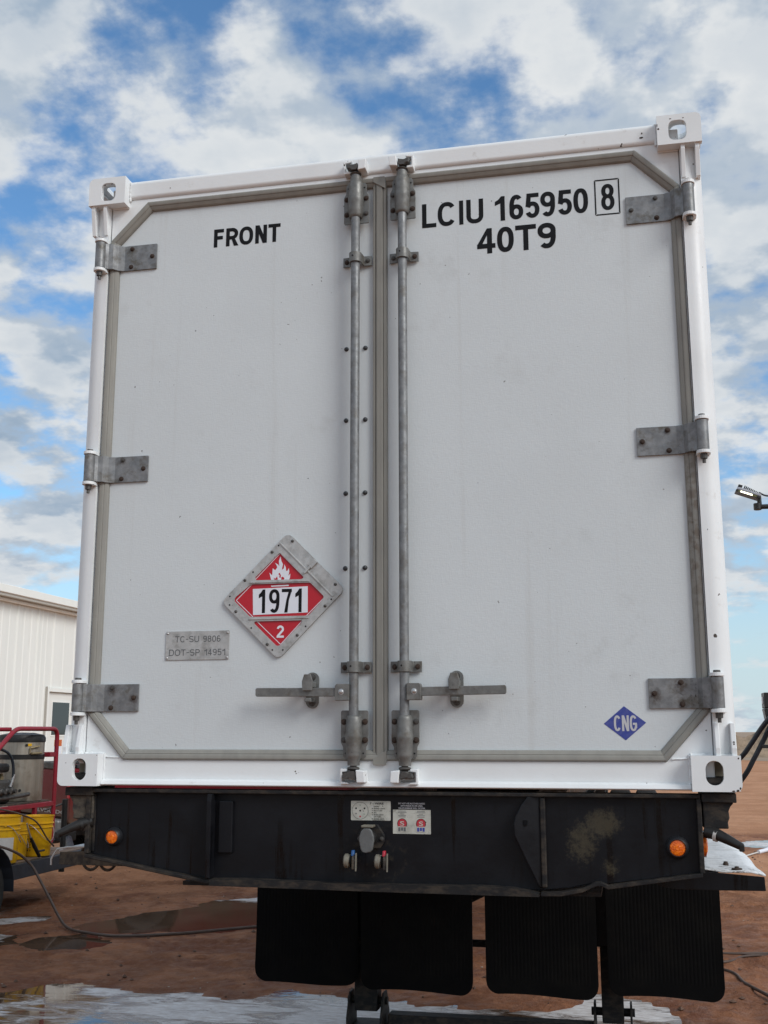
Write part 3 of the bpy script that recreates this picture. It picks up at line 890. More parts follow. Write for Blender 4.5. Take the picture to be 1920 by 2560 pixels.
# end frame with the eight-sided door opening
OCT = [(-.984, .094), (.984, .094), (1.134, .262), (1.134, 2.178), (.978, 2.337), (-.978, 2.337), (-1.134, 2.178), (-1.134, .262)]
def offset_poly(P, d):
    n = len(P); out = []
    lines = []
    for i in range(n):
        a = Vector(P[i]); b = Vector(P[(i + 1) % n]); e = (b - a).normalized(); nn = Vector((-e.y, e.x))
        lines.append((a + nn * d, e))
    for i in range(n):
        p, e = lines[i - 1]; q, f = lines[i]
        den_ = e.x * f.y - e.y * f.x
        s_ = ((q.x - p.x) * f.y - (q.y - p.y) * f.x) / den_
        out.append((p.x + e.x * s_, p.y + e.y * s_))
    return out
octw = [(x, Zc(z)) for x, z in OCT]
MB().prism([(-1.138, Zc(.022)), (1.138, Zc(.022)), (1.138, Zc(HC - .03)), (-1.138, Zc(HC - .03))], .054, .13, 'y', [octw]).build('end_frame', 'white_paint', ct, bevel=.003)
# header and sill rails with their rolled edges
MB().prism([(.0535, Zc(2.352)), (.043, Zc(2.362)), (.041, Zc(2.422)), (.050, Zc(2.434)), (.125, Zc(2.434)), (.125, Zc(2.409)), (.0535, Zc(2.409))], -1.0595, 1.0595, 'x').build('header_rail', 'white_paint', ct, bevel=.006, seg=3)
MB().prism([(.0535, Zc(.026)), (.034, Zc(.020)), (.026, Zc(.006)), (.034, Zc(.002)), (.13, Zc(.002)), (.13, Zc(.021)), (.0535, Zc(.021))], -1.0595, 1.0595, 'x').build('sill_rail', 'white_paint', ct, bevel=.003)
# gussets welded under and over the castings
for sx in (-1, 1):
    for xa, xb in ((1.142, 1.157), (1.193, 1.209)):
        a, b = (xa, xb) if sx > 0 else (-xb, -xa)
        MB().prism([(.08, Zc(2.322)), (.010, Zc(2.322)), (.008, Zc(2.303)), (.030, Zc(2.198)), (.08, Zc(2.198))], a, b, 'x').build('gusset', 'white_paint', ct, bevel=.002)
        MB().prism([(.08, Zc(.114)), (.010, Zc(.114)), (.008, Zc(.140)), (.028, Zc(.222)), (.08, Zc(.222))], a, b, 'x').build('gusset', 'white_paint', ct, bevel=.002)
# chipped paint on the castings and posts
CHIPS = [(1.0655, 0, 2.385, .0045, .004), (1.062, 0, 2.40, .0015, .008), (1.007, .0415, 2.398, .003, .003), (1.004, .0415, 2.381, .007, .004), (1.110, 0, 2.421, .005, .0022), (1.156, 0, 2.420, .003, .002),
         (1.118, .0535, .198, .003, .002), (1.201, .011, .160, .0028, .0028), (1.201, .011, .153, .0030, .0028), (1.211, 0, .108, .0025, .0035), (1.203, 0, .004, .006, .004), (1.190, 0, .003, .006, .0022), (1.212, 0, .012, .003, .004),
         (-1.187, 0, .083, .0018, .0018), (-1.066, 0, .040, .0015, .002), (-1.064, 0, .111, .0016, .0016), (-1.150, 0, 2.405, .004, .002), (-1.118, 0, 2.408, .0035, .002), (1.155, .0355, 1.285, .0018, .002), (.362, .0678, 1.09, .0015, .0012), (-.285, .0678, 1.139, .003, .0012), (-.88, 0.0415, 2.385, .002, .002)]
def chip(x, y, z, rx, rz_, seed, face='y'):
    rnd = random.Random(seed); pts = []
    for k in range(12):
        a = 2 * math.pi * k / 12; q_ = rnd.uniform(.65, 1.15)
        pts.append((x + rx * q_ * math.cos(a), Zc(z) + rz_ * q_ * math.sin(a)))
    MB().prism(pts, y - .0006, y + .0005, 'y').build('paint_chip', 'paint_chip', ct)
for k, (x, y, z, rx, rz_) in enumerate(CHIPS):
    chip(x, y, z, rx, rz_, k + 3)
# lumpy weld beads where the castings meet posts and rails
def bead(p, q, r_, seed):
    p, q = Vector(p), Vector(q); n_ = max(6, int((q - p).length / .006)); rnd = random.Random(seed)
    pts = [p.lerp(q, k / n_) + Vector((rnd.uniform(-1, 1), rnd.uniform(-1, 1), rnd.uniform(-1, 1))) * r_ * .22 for k in range(n_ + 1)]
    MB().tube(pts, [r_ * rnd.uniform(.75, 1.2) for _ in pts], 8).build('weld_bead', 'white_paint', ct, smooth=70)
for k, sx in enumerate((-1, 1)):
    bead((sx * 1.058, .050, Zc(.022)), (sx * 1.058, .050, Zc(.116)), .0045, k)
    bead((sx * 1.056, .046, Zc(2.345)), (sx * 1.056, .046, Zc(2.43)), .005, k + 5)
    bead((sx * 1.062, .050, Zc(.118)), (sx * 1.135, .050, Zc(.118)), .0048, k + 9)
    bead((sx * 1.062, .050, Zc(2.319)), (sx * 1.135, .050, Zc(2.319)), .004, k + 13)
    bead((sx * 1.140, .034, Zc(.118)), (sx * 1.205, .034, Zc(.118)), .0042, k + 17)
    bead((sx * 1.0, .0525, Zc(.103)), (sx * 1.056, .0525, Zc(.105)), .003, k + 21)
# long sides, roof, floor frame and rear end
for sx in (-1, 1):
    a, b = (1.17, 1.215) if sx > 0 else (-1.215, -1.17)
    MB().box(a, b, .18, LC - .18, Zc(.02), Zc(.15)).build('bottom_side_rail', 'white_paint', ct, bevel=.008)
    MB().box(a, b, .18, LC - .18, Zc(HC - .10), Zc(HC - .01)).build('top_side_rail', 'white_paint', ct, bevel=.008)
    xs = sx * 1.185
    mb = MB(); vs = []; fs = []; k = 0; yy = .17
    while yy < LC - .17:
        for dy, dx in ((0, 0), (.07, 0), (.10, -.03), (.17, -.03), (.20, 0)):
            vs += [(xs + sx * dx, min(yy + dy, LC - .17), Zc(.15)), (xs + sx * dx, min(yy + dy, LC - .17), Zc(HC - .10))]
        yy += .2
    for i in range(len(vs) // 2 - 1):
        fs.append((2 * i, 2 * i + 2, 2 * i + 3, 2 * i + 1))
    mb.add(vs, fs).build('side_panel', 'white_paint', ct)
MB().box(-1.17, 1.17, .14, LC - .12, Zc(HC - .055), Zc(HC - .03)).build('roof_panel', 'white_paint', ct)
MB().box(-1.13, 1.13, LC - .06, LC - .02, Zc(.1), Zc(HC - .1)).build('rear_panel', 'white_paint', ct)
for k in range(9):
    MB().box(-1.169, 1.169, 1.2 + k * 1.25, 1.26 + k * 1.25, Zc(.03), Zc(.12)).build('cross_member', 'white_paint', ct)

# doors
inner = offset_poly(OCT, .030)
def half(side):
    x_c = -.030 if side < 0 else .024
    pts = []
    P = inner
    n = len(P)
    for i in range(n):
        a = P[i]; b = P[(i + 1) % n]
        ina = (a[0] - x_c) * side >= 0; inb = (b[0] - x_c) * side >= 0
        if ina: pts.append(a)
        if ina != inb:
            t_ = (x_c - a[0]) / (b[0] - a[0]); pts.append((x_c, a[1] + (b[1] - a[1]) * t_))
    return [(x, Zc(z)) for x, z in pts]
door_l = MB().prism(half(-1), .068, .120, 'y').build('door', 'door_white', ct, bevel=.002, label='left door with FRONT lettering and a red placard')
door_r = MB().prism(half(1), .068, .120, 'y').build('door', 'door_white', ct, bevel=.002, label='right door with container number')
# rubber seals, one strip for each straight run, mitred at the corners
SEAL = [(0.000, .0535), (.002, .046), (.006, .044), (.014, .0445), (.0195, .047), (.022, .0505), (.0235, .0495), (.034, .0555), (.037, .060), (.038, .0678)]
rings = [[(x, y_, Zc(z)) for x, z in offset_poly(OCT, d_)] for d_, y_ in SEAL]
for i in range(8):
    j = (i + 1) % 8
    vs = []; fs = []
    for rg in rings:
        a = Vector(rg[i]); b = Vector(rg[j]); e = (b - a).normalized() * .0005
        vs += [a + e, b - e]
    for k in range(len(rings) - 1):
        fs.append((2 * k, 2 * k + 1, 2 * k + 3, 2 * k + 2))
    MB().add(vs, fs).build('door_seal', 'seal_rubber', ct, smooth=25)
ctr = [(-.031, .0678), (-.030, .056), (-.028, .052), (-.021, .051), (-.0195, .0545), (-.018, .050), (-.012, .0465), (.006, .0465), (.010, .050), (.0115, .0545), (.013, .051), (.022, .052), (.024, .056), (.025, .0678)]
MB().prism(ctr, Zc(.098), Zc(2.318), 'z').build('centre_seal', 'seal_rubber', ct, smooth=25)
for zz, s in ((2.318, 1), (.098, -1)):      # mitred rubber patch where the centre strip meets the rim
    MB().prism([(-.026, Zc(zz + s * .019)), (.018, Zc(zz + s * .019)), (.0225, Zc(zz + s * .010)), (.0225, Zc(zz - s * .034)), (-.0265, Zc(zz - s * .002)), (-.028, Zc(zz + s * .012))], .0425, .0465, 'y').build('seal_patch', 'seal_rubber', ct, bevel=.001)

# bolts, shared by all the hardware
bolt_mb = MB().lathe([(0, -.0075), (.0075, -.0075), (.0085, -.006), (.0085, -.001), (.0125, -.0008), (.0125, .0015), (0, .0015)], (0, 0, 0), 'y', 6)
bolt_rust = mesh_of(MB().lathe([(0, -.011), (.0042, -.011), (.0044, -.008), (.0090, -.0078), (.0098, -.006), (.0098, -.001), (.0135, -.0008), (.0135, .0015), (0, .0015)], (0, 0, 0), 'y', 10), 'bolt_rust', 30)
bolt_steel = mesh_of(MB().lathe([(0, -.010), (.0042, -.010), (.0044, -.008), (.0088, -.0075), (.0095, -.006), (.0095, -.001), (.0130, -.0008), (.0130, .0015), (0, .0015)], (0, 0, 0), 'y', 10), 'bolt_steel', 30)
rivet_small = mesh_of(MB().lathe([(0, -.0042), (.003, -.0038), (.0052, -.0022), (.006, 0), (.006, .001), (0, .001)], (0, 0, 0), 'y', 12), 'bolt_steel', 60)
rivet_alu = mesh_of(MB().lathe([(0, -.0035), (.0022, -.0032), (.0042, -.0015), (.0048, 0), (.0048, .001), (0, .001)], (0, 0, 0), 'y', 10), 'zinc', 60)
snap = mesh_of(MB().lathe([(0, -.0085), (.004, -.008), (.0075, -.005), (.0092, -.001), (.0092, .0005), (0, .0005)], (0, 0, 0), 'y', 16), 'snap_dark', 60)
hole_dot = mesh_of(MB().lathe([(0, 0), (.0032, 0), (.0032, .001), (0, .001)], (0, 0, 0), 'y', 10), 'decal_black', 60)
for z in (1.642, 1.357, 1.073, .789):
    for x in (-.1375, -.0625):
        inst(snap, 'snap_button', (x, .0675, Zc(z)), door_l)

# hinges
def hinge(side, z0, z1, names):
    lo, hi = .936, 1.142
    pr = [(lo, .0600), (1.075, .0600), (1.098, .0500), (1.112, .0300), (1.130, .0240), (1.152, .0070), (1.160, .0070), (1.160, .0150), (1.136, .0320), (1.120, .0365), (1.104, .0560), (1.080, .0672), (lo, .0672)]
    h = MB().prism([(side * x, y_) for x, y_ in pr], Zc(z0), Zc(z1), 'z').build('hinge', 'hinge_steel', ct, bevel=.0012, label=names)
    MB().lathe([(0, Zc(z0)), (.0205, Zc(z0)), (.0205, Zc(z1)), (0, Zc(z1))], (side * 1.160, .011, 0), 'z', 20).build('hinge_barrel', 'hinge_steel', h, smooth=40)
    for zz in (z1 + .003, z0 - .015):        # white lugs welded to the post
        pts = [(side * (1.160 - .024), .040)] + [(side * 1.160 + .024 * math.cos(R(180 + 180 * k / 10)), .011 + .024 * math.sin(R(180 + 180 * k / 10))) for k in range(11)] + [(side * 1.160 + .024, .040)]
        if side > 0:
            pts = [(1.160 - .024, .040)] + pts[1:-1] + [(1.160 + .024, .040)]
        else:
            pts = [(-1.160 - .024, .040)] + pts[1:-1] + [(-1.160 + .024, .040)]
        MB().prism(pts, Zc(zz), Zc(zz + .012), 'z').build('hinge_lug', 'white_paint', h, bevel=.002)
    if z0 > 2.2:
        pin = [(0, Zc(z1 + .054)), (.006, Zc(z1 + .054)), (.006, Zc(z1 + .034)), (.012, Zc(z1 + .030)), (.0125, Zc(z1 + .0155)), (0, Zc(z1 + .0155))]
        pin2 = [(0, Zc(z0 - .0235)), (.0125, Zc(z0 - .0235)), (.0125, Zc(z0 - .0155)), (0, Zc(z0 - .0155))]
    else:
        pin = [(0, Zc(z1 + .024)), (.0115, Zc(z1 + .023)), (.0125, Zc(z1 + .0155)), (0, Zc(z1 + .0155))]
        pin2 = [(0, Zc(z0 - .048)), (.006, Zc(z0 - .048)), (.0062, Zc(z0 - .034)), (.0118, Zc(z0 - .033)), (.0128, Zc(z0 - .0155)), (0, Zc(z0 - .0155))]
    MB().lathe(pin, (side * 1.160, .011, 0), 'z', 10).build('pin_head', 'bolt_steel', h, smooth=35)
    MB().lathe(pin2, (side * 1.160, .011, 0), 'z', 10).build('pin_nut', 'bolt_steel', h, smooth=35)
    zm = (z0 + z1) / 2; dz = (z1 - z0) * .36
    for bx, bz in ((1.044, zm + dz), (1.046, zm - dz), (.955, zm)):
        inst(random.choice((bolt_rust, bolt_rust, bolt_steel)), 'bolt', (side * bx, .0595, Zc(bz)), h).scale = (.72, .85, .72)
for side, s in ((-1, 'left'), (1, 'right')):
    for z0, z1, nm in ((2.047, 2.155, 'top'), (1.158, 1.262, 'middle'), (.271, .373, 'bottom')):
        hinge(side, z0, z1, f'{nm} hinge of the {s} door')

# lock rods with housings, guides, cams, keepers and handles
def lock_rod(side):
    cx = side * .0925; cy = .022
    rod = MB().lathe([(0, Zc(.10)), (.0172, Zc(.10)), (.0172, Zc(2.34)), (0, Zc(2.34))], (cx, cy, 0), 'z', 22).build('lock_rod', 'galvanised', ct, smooth=40, label='galvanised lock rod of the %s door' % ('left' if side < 0 else 'right'))
    X = lambda a: cx + a
    for top in (1, 0):
        s = 1 if top else -1
        zb = 2.143 if top else .270          # free edge of the plate on the door
        Zp = lambda d_: Zc(zb + s * d_)
        pl = [(X(-.050), Zp(.004)), (X(-.046), Zp(0)), (X(.046), Zp(0)), (X(.050), Zp(.004)), (X(.050), Zp(.113)), (X(.042), Zp(.128)), (X(.041), Zp(.160)), (X(.034), Zp(.170)), (X(-.034), Zp(.170)), (X(-.041), Zp(.160)), (X(-.042), Zp(.128)), (X(-.050), Zp(.113))]
        MB().prism(pl, .0355, .0415, 'y').build('housing_plate', 'galvanised_dark', rod, bevel=.001)
        pf = [(.021, .018), (.024, .020), (.0275, .030), (.0285, .075), (.031, .088), (.031, .100), (.0285, .112), (.0285, .155), (.0275, .164), (.0225, .170), (.0215, .192), (0, .192)]
        MB().lathe([(r_, Zp(h_)) for r_, h_ in pf], (cx, cy + .004, 0), 'z', 26).build('housing_body', 'galvanised_dark', rod, smooth=50)
        MB().lathe([(0, Zp(.190)), (.012, Zp(.190)), (.012, Zp(.196)), (.020, Zp(.198)), (.0225, Zp(.202)), (.020, Zp(.206)), (.011, Zp(.210)), (.010, Zp(.235)), (0, Zp(.235))], (cx, cy, 0), 'z', 20).build('rod_collar', 'bolt_steel', rod, smooth=50)
        # forked cam gripping the keeper
        cam_pts = [(X(-side * .006), Zp(.210)), (X(side * .012), Zp(.211)), (X(side * .019), Zp(.217)), (X(side * .031), Zp(.218)), (X(side * .033), Zp(.234)), (X(side * .022), Zp(.238)), (X(side * .012), Zp(.233)), (X(-side * .004), Zp(.236)), (X(-side * .012), Zp(.240)), (X(-side * .0125), Zp(.218))]
        MB().prism(cam_pts, -.004, .030, 'y').build('cam', 'bolt_steel', rod, bevel=.004, seg=3)
        k1 = [(X(-side * .014), Zp(.206)), (X(-side * .045), Zp(.210)), (X(-side * .048), Zp(.250)), (X(-side * .018), Zp(.250))]
        ya = -.008
        MB().prism(k1, ya, .053, 'y').build('keeper', 'white_paint', ct, bevel=.003)
        k2 = [(X(side * .020), Zp(.203)), (X(side * .046), Zp(.203)), (X(side * .048), Zp(.256)), (X(side * .014), Zp(.256)), (X(side * .020), Zp(.250)), (X(side * .040), Zp(.248)), (X(side * .040), Zp(.214)), (X(side * .020), Zp(.212))]
        MB().prism(k2, .012, .053, 'y').build('keeper', 'white_paint', ct, bevel=.002)
        for dx in (-.0385, .0385):
            for dz in (.040, .104):
                inst(random.choice((bolt_rust, bolt_rust, bolt_steel)), 'bolt', (X(dx), .0352, Zp(dz)), rod).scale = (.82, .9, .82)
            inst(hole_dot, 'bolt_hole', (X(dx * .84), .0350, Zp(.150)), rod)
    for z0, z1 in ((1.974, 2.013), (.404, .443)):
        arch = [(X(-.057), .0615), (X(-.057), .0565), (X(-.027), .0545), (X(-.0245), .022)]
        arch += [(cx + .0245 * math.cos(R(180 + 180 * k / 12)), .022 + .0245 * math.sin(R(180 + 180 * k / 12))) for k in range(1, 12)]
        arch += [(X(.0245), .022), (X(.027), .0545), (X(.057), .0565), (X(.057), .0615), (X(.0215), .0605), (X(.0205), .024)]
        arch += [(cx + .0205 * math.cos(R(-180 * k / 12)), .022 + .0205 * math.sin(R(-180 * k / 12))) for k in range(1, 12)]
        arch += [(X(-.0205), .024), (X(-.0215), .0605)]
        g = MB().prism(arch, Zc(z0), Zc(z1), 'z').build('rod_guide', 'galvanised_dark', rod, bevel=.001, smooth=40)
        for dx in (-.041, .041):
            inst(random.choice((bolt_rust, bolt_steel)), 'bolt', (X(dx), .0560, Zc((z0 + z1) / 2)), rod).scale = (.8, .9, .8)
        inst(hole_dot, 'grease_hole', (X(-.006), -.0037, Zc((z0 + z1) / 2 + .002)), rod)
    # handle
    hub = MB().prism([(X(side * .012), Zc(.304)), (X(side * .064), Zc(.304)), (X(side * .064), Zc(.356)), (X(side * .058), Zc(.363)), (X(side * .012), Zc(.363))], -.004, .026, 'y').build('handle_hub', 'galvanised_dark', rod, bevel=.002)
    inst(bpy.data.meshes.get('hub_pin') or rivet_hub, 'hub_pin', (X(side * .040), -.0042, Zc(.335)), rod)
    x0, x1 = X(side * .060), side * .455
    zs = .334
    tilt = .004 if side > 0 else .002
    MB().prism([(x0, Zc(zs - .0155)), (x1 - side * .004, Zc(zs - .0155 + tilt)), (x1, Zc(zs - .010 + tilt)), (x1, Zc(zs + .011 + tilt)), (x1 - side * .004, Zc(zs + .0155 + tilt)), (x0, Zc(zs + .0155))], .002, .014, 'y').build('handle', 'galvanised_dark', rod, bevel=.002)
    hx = -.257 if side < 0 else .274
    catch = MB().prism(rrect(hx - .024, hx + .024, Zc(.279), Zc(.408), .0235, 8), .060, .0672, 'y').build('handle_catch', 'galvanised_dark', rod, bevel=.001)
    MB().box(hx - .017, hx + .017, -.002, .060, Zc(.352), Zc(.372)).box(hx - .012, hx + .012, -.002, .060, Zc(.300), Zc(.3145)).build('catch_jaw', 'galvanised_dark', rod, bevel=.003)
    MB().prism([(hx - .018, Zc(.340)), (hx + .018, Zc(.340)), (hx + .020, Zc(.374)), (hx + .012, Zc(.398)), (hx - .012, Zc(.398)), (hx - .020, Zc(.374))], -.010, -.0025, 'y').build('catch_flap', 'galvanised_dark', rod, bevel=.002)
    for dz in (.390, .298):
        inst(bolt_steel, 'bolt', (hx, .0595, Zc(dz)), rod)
rivet_hub = mesh_of(MB().lathe([(0, -.004), (.006, -.004), (.0078, -.002), (.0078, 0), (.0105, .0002), (.0105, .001), (0, .001)], (0, 0, 0), 'y', 14), 'zinc', 50)
rivet_hub.name = 'hub_pin'
lock_rod(-1); lock_rod(1)

# lettering on the doors, cut as plain grotesque capitals and figures
YT = .0672
def arc_pts(cx, cz, rx, rz_, a0, a1, n=20, e=2.35):
    out = []
    for k in range(n + 1):
        a = R(a0 + (a1 - a0) * k / n)
        c_, s_ = math.cos(a), math.sin(a)
        out.append((cx + rx * math.copysign(abs(c_) ** (2 / e), c_), cz + rz_ * math.copysign(abs(s_) ** (2 / e), s_)))
    return out
def stroke(mb, pts, w, y, closed=False, cap=0.0):
    P = [Vector(pts[0])]
    for p in pts[1:]:
        if (Vector(p) - P[-1]).length > 1e-5: P.append(Vector(p))
    if cap:
        P[0] = P[0] - (P[1] - P[0]).normalized() * cap
        P[-1] = P[-1] + (P[-1] - P[-2]).normalized() * cap
    n = len(P); L = []
    for i in range(n):
        a = P[i - 1] if (i or closed) else None
        b = P[(i + 1) % n] if (i < n - 1 or closed) else None
        d1 = (P[i] - a).normalized() if a is not None else (b - P[i]).normalized()
        d2 = (b - P[i]).normalized() if b is not None else d1
        n1 = Vector((-d1.y, d1.x)); n2 = Vector((-d2.y, d2.x))
        m_ = (n1 + n2).normalized(); k = 1 / max(.45, m_.dot(n1))
        L.append((P[i] + m_ * w / 2 * k, P[i] - m_ * w / 2 * k))
    vs = []; fs = []
    for a, b in L:
        vs += [(a.x, y, a.y), (b.x, y, b.y)]
    for i in range(n if closed else n - 1):
        j = (i + 1) % n
        fs.append((2 * i, 2 * i + 1, 2 * j + 1, 2 * j))
    mb.add(vs, fs)
def glyph(mb, ch_, x0, x1, z0, z1, w, y):
    h = w / 2; l, r, b, t_ = x0 + h, x1 - h, z0 + h, z1 - h
    W_, H_ = x1 - x0, z1 - z0; cx, cz = (x0 + x1) / 2, (z0 + z1) / 2
    lay = [y]
    def S(pts, closed=False, cap=0.0):
        stroke(mb, pts, w, lay[0], closed, cap); lay[0] -= .00006
    def P(pts):
        mb.add([(p[0], lay[0], p[1]) for p in pts], [tuple(range(len(pts)))]); lay[0] -= .00006
    c = ch_
    if c == 'F':
        S([(l, b), (l, t_)], cap=h); S([(l + h, t_), (r, t_)], cap=h * .98); S([(l + h, cz + h * .2), (r - W_ * .08, cz + h * .2)], cap=h * .9)
    elif c == 'L':
        S([(l, b), (l, t_)], cap=h); S([(l + h, b), (r, b)], cap=h * .98)
    elif c == 'I':
        P([(x0, z0), (x1, z0), (x1, z1), (x0, z1)])
    elif c == 'T':
        S([(l, t_), (r, t_)], cap=h); S([(cx, b), (cx, t_)], cap=h * .99)
    elif c in 'O0':
        S(arc_pts(cx, cz, r - cx, t_ - cz, 0, 351, 39), True)
    elif c == 'C':
        S(arc_pts(cx, cz, r - cx, t_ - cz, 38, 322, 34))
    elif c == 'G':
        S(arc_pts(cx, cz, r - cx, t_ - cz, 38, 335, 34)); S([(cx + h * .4, cz - h * .6), (r, cz - h * .6)], cap=h * .9); S([(r, cz - h), (r, z0 + H_ * .2)])
    elif c == 'D':
        S([(l, b), (l, t_)], cap=h); S([(l, t_), (cx, t_)] + arc_pts(cx, cz, r - cx, t_ - cz, 90, -90, 20) + [(cx, b), (l, b)])
    elif c == 'U':
        S([(l, z1), (l, b + (r - cx))] + arc_pts(cx, b + (r - cx), r - cx, r - cx, 180, 360, 20) + [(r, z1)])
    elif c == 'N':
        S([(l, b), (l, t_)], cap=h); S([(r, b), (r, t_)], cap=h); P([(x0, z1), (x0 + w * 1.12, z1), (x1, z0), (x1 - w * 1.12, z0)])
    elif c in 'RP':
        zm = z0 + H_ * .46
        S([(l, b), (l, t_)], cap=h)
        rz_ = (t_ - zm) / 2; px_ = r - W_ * .04 - rz_
        S([(l, t_), (px_, t_)] + arc_pts(px_, zm + rz_, rz_, rz_, 90, -90, 14, 2.0) + [(px_, zm), (l, zm)])
        if c == 'R':
            P([(cx - W_ * .10, zm), (cx + W_ * .16, zm), (x1, z0), (x1 - w * 1.25, z0)])
    elif c == 'S':
        rt_ = (t_ - cz) / 2
        S(arc_pts(cx, t_ - rt_, r - cx, rt_, 25, 270, 22) + arc_pts(cx, b + rt_, r - cx, rt_, 90, -155, 22)[1:])
    elif c == '1':
        P([(x1 - w, z0), (x1, z0), (x1, z1), (x1 - w * .80, z1), (x1 - w, z1 - H_ * .05)])
        P([(x1 - w * .5, z1), (x1 - w * .80, z1), (x1 - w - W_ * .2, z1 - H_ * .13), (x0, z1 - H_ * .21), (x0, z1 - H_ * .37), (x1 - w * .5, z1 - H_ * .26)])
    elif c == '2':
        ru = (r - cx)
        S(arc_pts(cx, t_ - ru, ru, ru, 170, -28, 22, 2.0) + [(cx - W_ * .05, z0 + H_ * .34), (l + W_ * .02, b + h * .6)]); S([(l, b), (r, b)], cap=h)
    elif c == '4':
        xs_ = x0 + W_ * .68
        S([(xs_, b), (xs_, t_)], cap=h); zl = z0 + H_ * .30
        P([(x0, zl - h), (x1, zl - h), (x1, zl + h), (x0, zl + h)])
        P([(xs_ - h, z1), (xs_ + h * .2, z1), (xs_ - h * .4, z1 - H_ * .16), (x0 + w * .95, zl + h * .5), (x0, zl + h * .6)])
    elif c == '5':
        S([(r - W_ * .03, t_), (l + W_ * .10, t_)], cap=h * .95)
        P([(x0 + W_ * .12, z1), (x0 + W_ * .12 + w * .95, z1), (x0 + W_ * .05 + w, z0 + H_ * .52), (x0 + W_ * .02, z0 + H_ * .46)])
        rz_ = (z0 + H_ * .66 - h - b) / 2
        S(arc_pts(cx, b + rz_, r - cx, rz_, 155, -158, 30, 2.15))
    elif c in '69':
        fl = 1 if c == '6' else -1
        rz_ = (H_ * .61 - w) / 2
        zc_ = (b + rz_) if fl > 0 else (t_ - rz_)
        S(arc_pts(cx, zc_, r - cx, rz_, 0, 350, 36, 2.15), True)
        if fl > 0:
            S([(l, zc_)] + arc_pts(cx, cz, r - cx, t_ - cz, 180, 48, 22))
        else:
            S([(r, zc_)] + arc_pts(cx, cz, r - cx, t_ - cz, 0, -130, 22))
    elif c == '7':
        S([(l, t_), (r, t_)], cap=h * .98)
        P([(x1 - w * 1.05, z1 - w * .9), (x1, z1 - w * .5), (x1 - W_ * .28, z0 + H_ * .52), (x0 + W_ * .30 + w * .95, z0), (x0 + W_ * .30 - w * .1, z0), (x0 + W_ * .46, z0 + H_ * .52)])
    elif c == '8':
        ru = (H_ * .47 - w * .5) / 2; rl = (H_ * .53 - w * .5) / 2
        S(arc_pts(cx, b + rl, r - cx, rl, 0, 350, 36, 2.15), True); S(arc_pts(cx, t_ - ru, (r - cx) * .9, ru, 0, 350, 36, 2.15), True)
    elif c == '-':
        P([(x0, cz - h * 1.1), (x1, cz - h * 1.1), (x1, cz + h * .7), (x0, cz + h * .7)])
GW = {'I': .3, '1': .46, '-': .42, ' ': .40, 'T': .72, 'L': .64, 'C': .80, 'O': .86, 'U': .78, 'D': .80, 'S': .74, 'P': .72}
def spread(name, s_, x0, x1, z0, z1, w, y, mat, parent):
    gap = .14
    ws = [GW.get(k, .62) for k in s_]
    tot = sum(ws) + gap * (len(s_) - 1)
    k_ = (x1 - x0) / tot; x = x0; mb = MB()
    for ch_, gw in zip(s_, ws):
        if ch_ != ' ': glyph(mb, ch_, x, x + gw * k_, z0, z1, w, y)
        x += (gw + gap) * k_
    return mb.build(name, mat, parent)
def boxes(name, items, z0, z1, st_, mat, parent, y=YT):
    mb = MB()
    for ch_, x0, x1 in items:
        glyph(mb, ch_, x0, x1, Zc(z0), Zc(z1), st_, y)
    return mb.build(name, mat, parent)
boxes('lettering', [('F', -.693, -.651), ('R', -.641, -.588), ('O', -.585, -.5265), ('N', -.5175, -.4685), ('T', -.4630, -.412)], 2.116, 2.194, .0152, 'decal_black', door_l)
boxes('lettering', [('L', .163, .219), ('C', .2245, .296), ('I', .3085, .3245), ('U', .3365, .402)], 2.113, 2.213, .0172, 'decal_black', door_r)
boxes('lettering', [('1', .447, .485), ('6', .5025, .5550), ('5', .5630, .6165), ('9', .6205, .6755), ('5', .6855, .7385), ('0', .7445, .799)], 2.113, 2.214, .0170, 'decal_black', door_r)
boxes('lettering', [('8', .8475, .8965)], 2.115, 2.221, .0155, 'decal_black', door_r)
boxes('lettering', [('4', .376, .446), ('0', .4525, .516), ('T', .5225, .601), ('9', .6065, .6745)], 1.984, 2.087, .0190, 'decal_black', door_r)
bx0, bx1, bz0, bz1, bw = .8235, .9165, 2.096, 2.241, .0052
fr_ = MB()
g_ = .0015
fr_.prism([(bx0 + g_, Zc(bz1)), (bx1 - g_, Zc(bz1)), (bx1 - bw - g_, Zc(bz1 - bw)), (bx0 + bw + g_, Zc(bz1 - bw))], YT, YT + .0002, 'y')
fr_.prism([(bx0 + g_, Zc(bz0)), (bx1 - g_, Zc(bz0)), (bx1 - bw - g_, Zc(bz0 + bw)), (bx0 + bw + g_, Zc(bz0 + bw))], YT, YT + .0002, 'y')
fr_.prism([(bx0, Zc(bz0 + g_)), (bx0, Zc(bz1 - g_)), (bx0 + bw, Zc(bz1 - bw - g_)), (bx0 + bw, Zc(bz0 + bw + g_))], YT, YT + .0002, 'y')
fr_.prism([(bx1, Zc(bz0 + g_)), (bx1, Zc(bz1 - g_)), (bx1 - bw, Zc(bz1 - bw - g_)), (bx1 - bw, Zc(bz0 + bw + g_))], YT, YT + .0002, 'y')
fr_.build('check_digit_box', 'decal_black', door_r)
MB().prism([(.851, Zc(.280)), (.923, Zc(.224)), (.853, Zc(.165)), (.781, Zc(.221))], YT, YT + .0004, 'y').build('blue_diamond', 'decal_blue', door_r)
boxes('lettering', [('C', .8150, .8380), ('N', .8420, .8655), ('G', .8680, .8925)], .196, .249, .0072, 'decal_silver', door_r, YT - .0006)

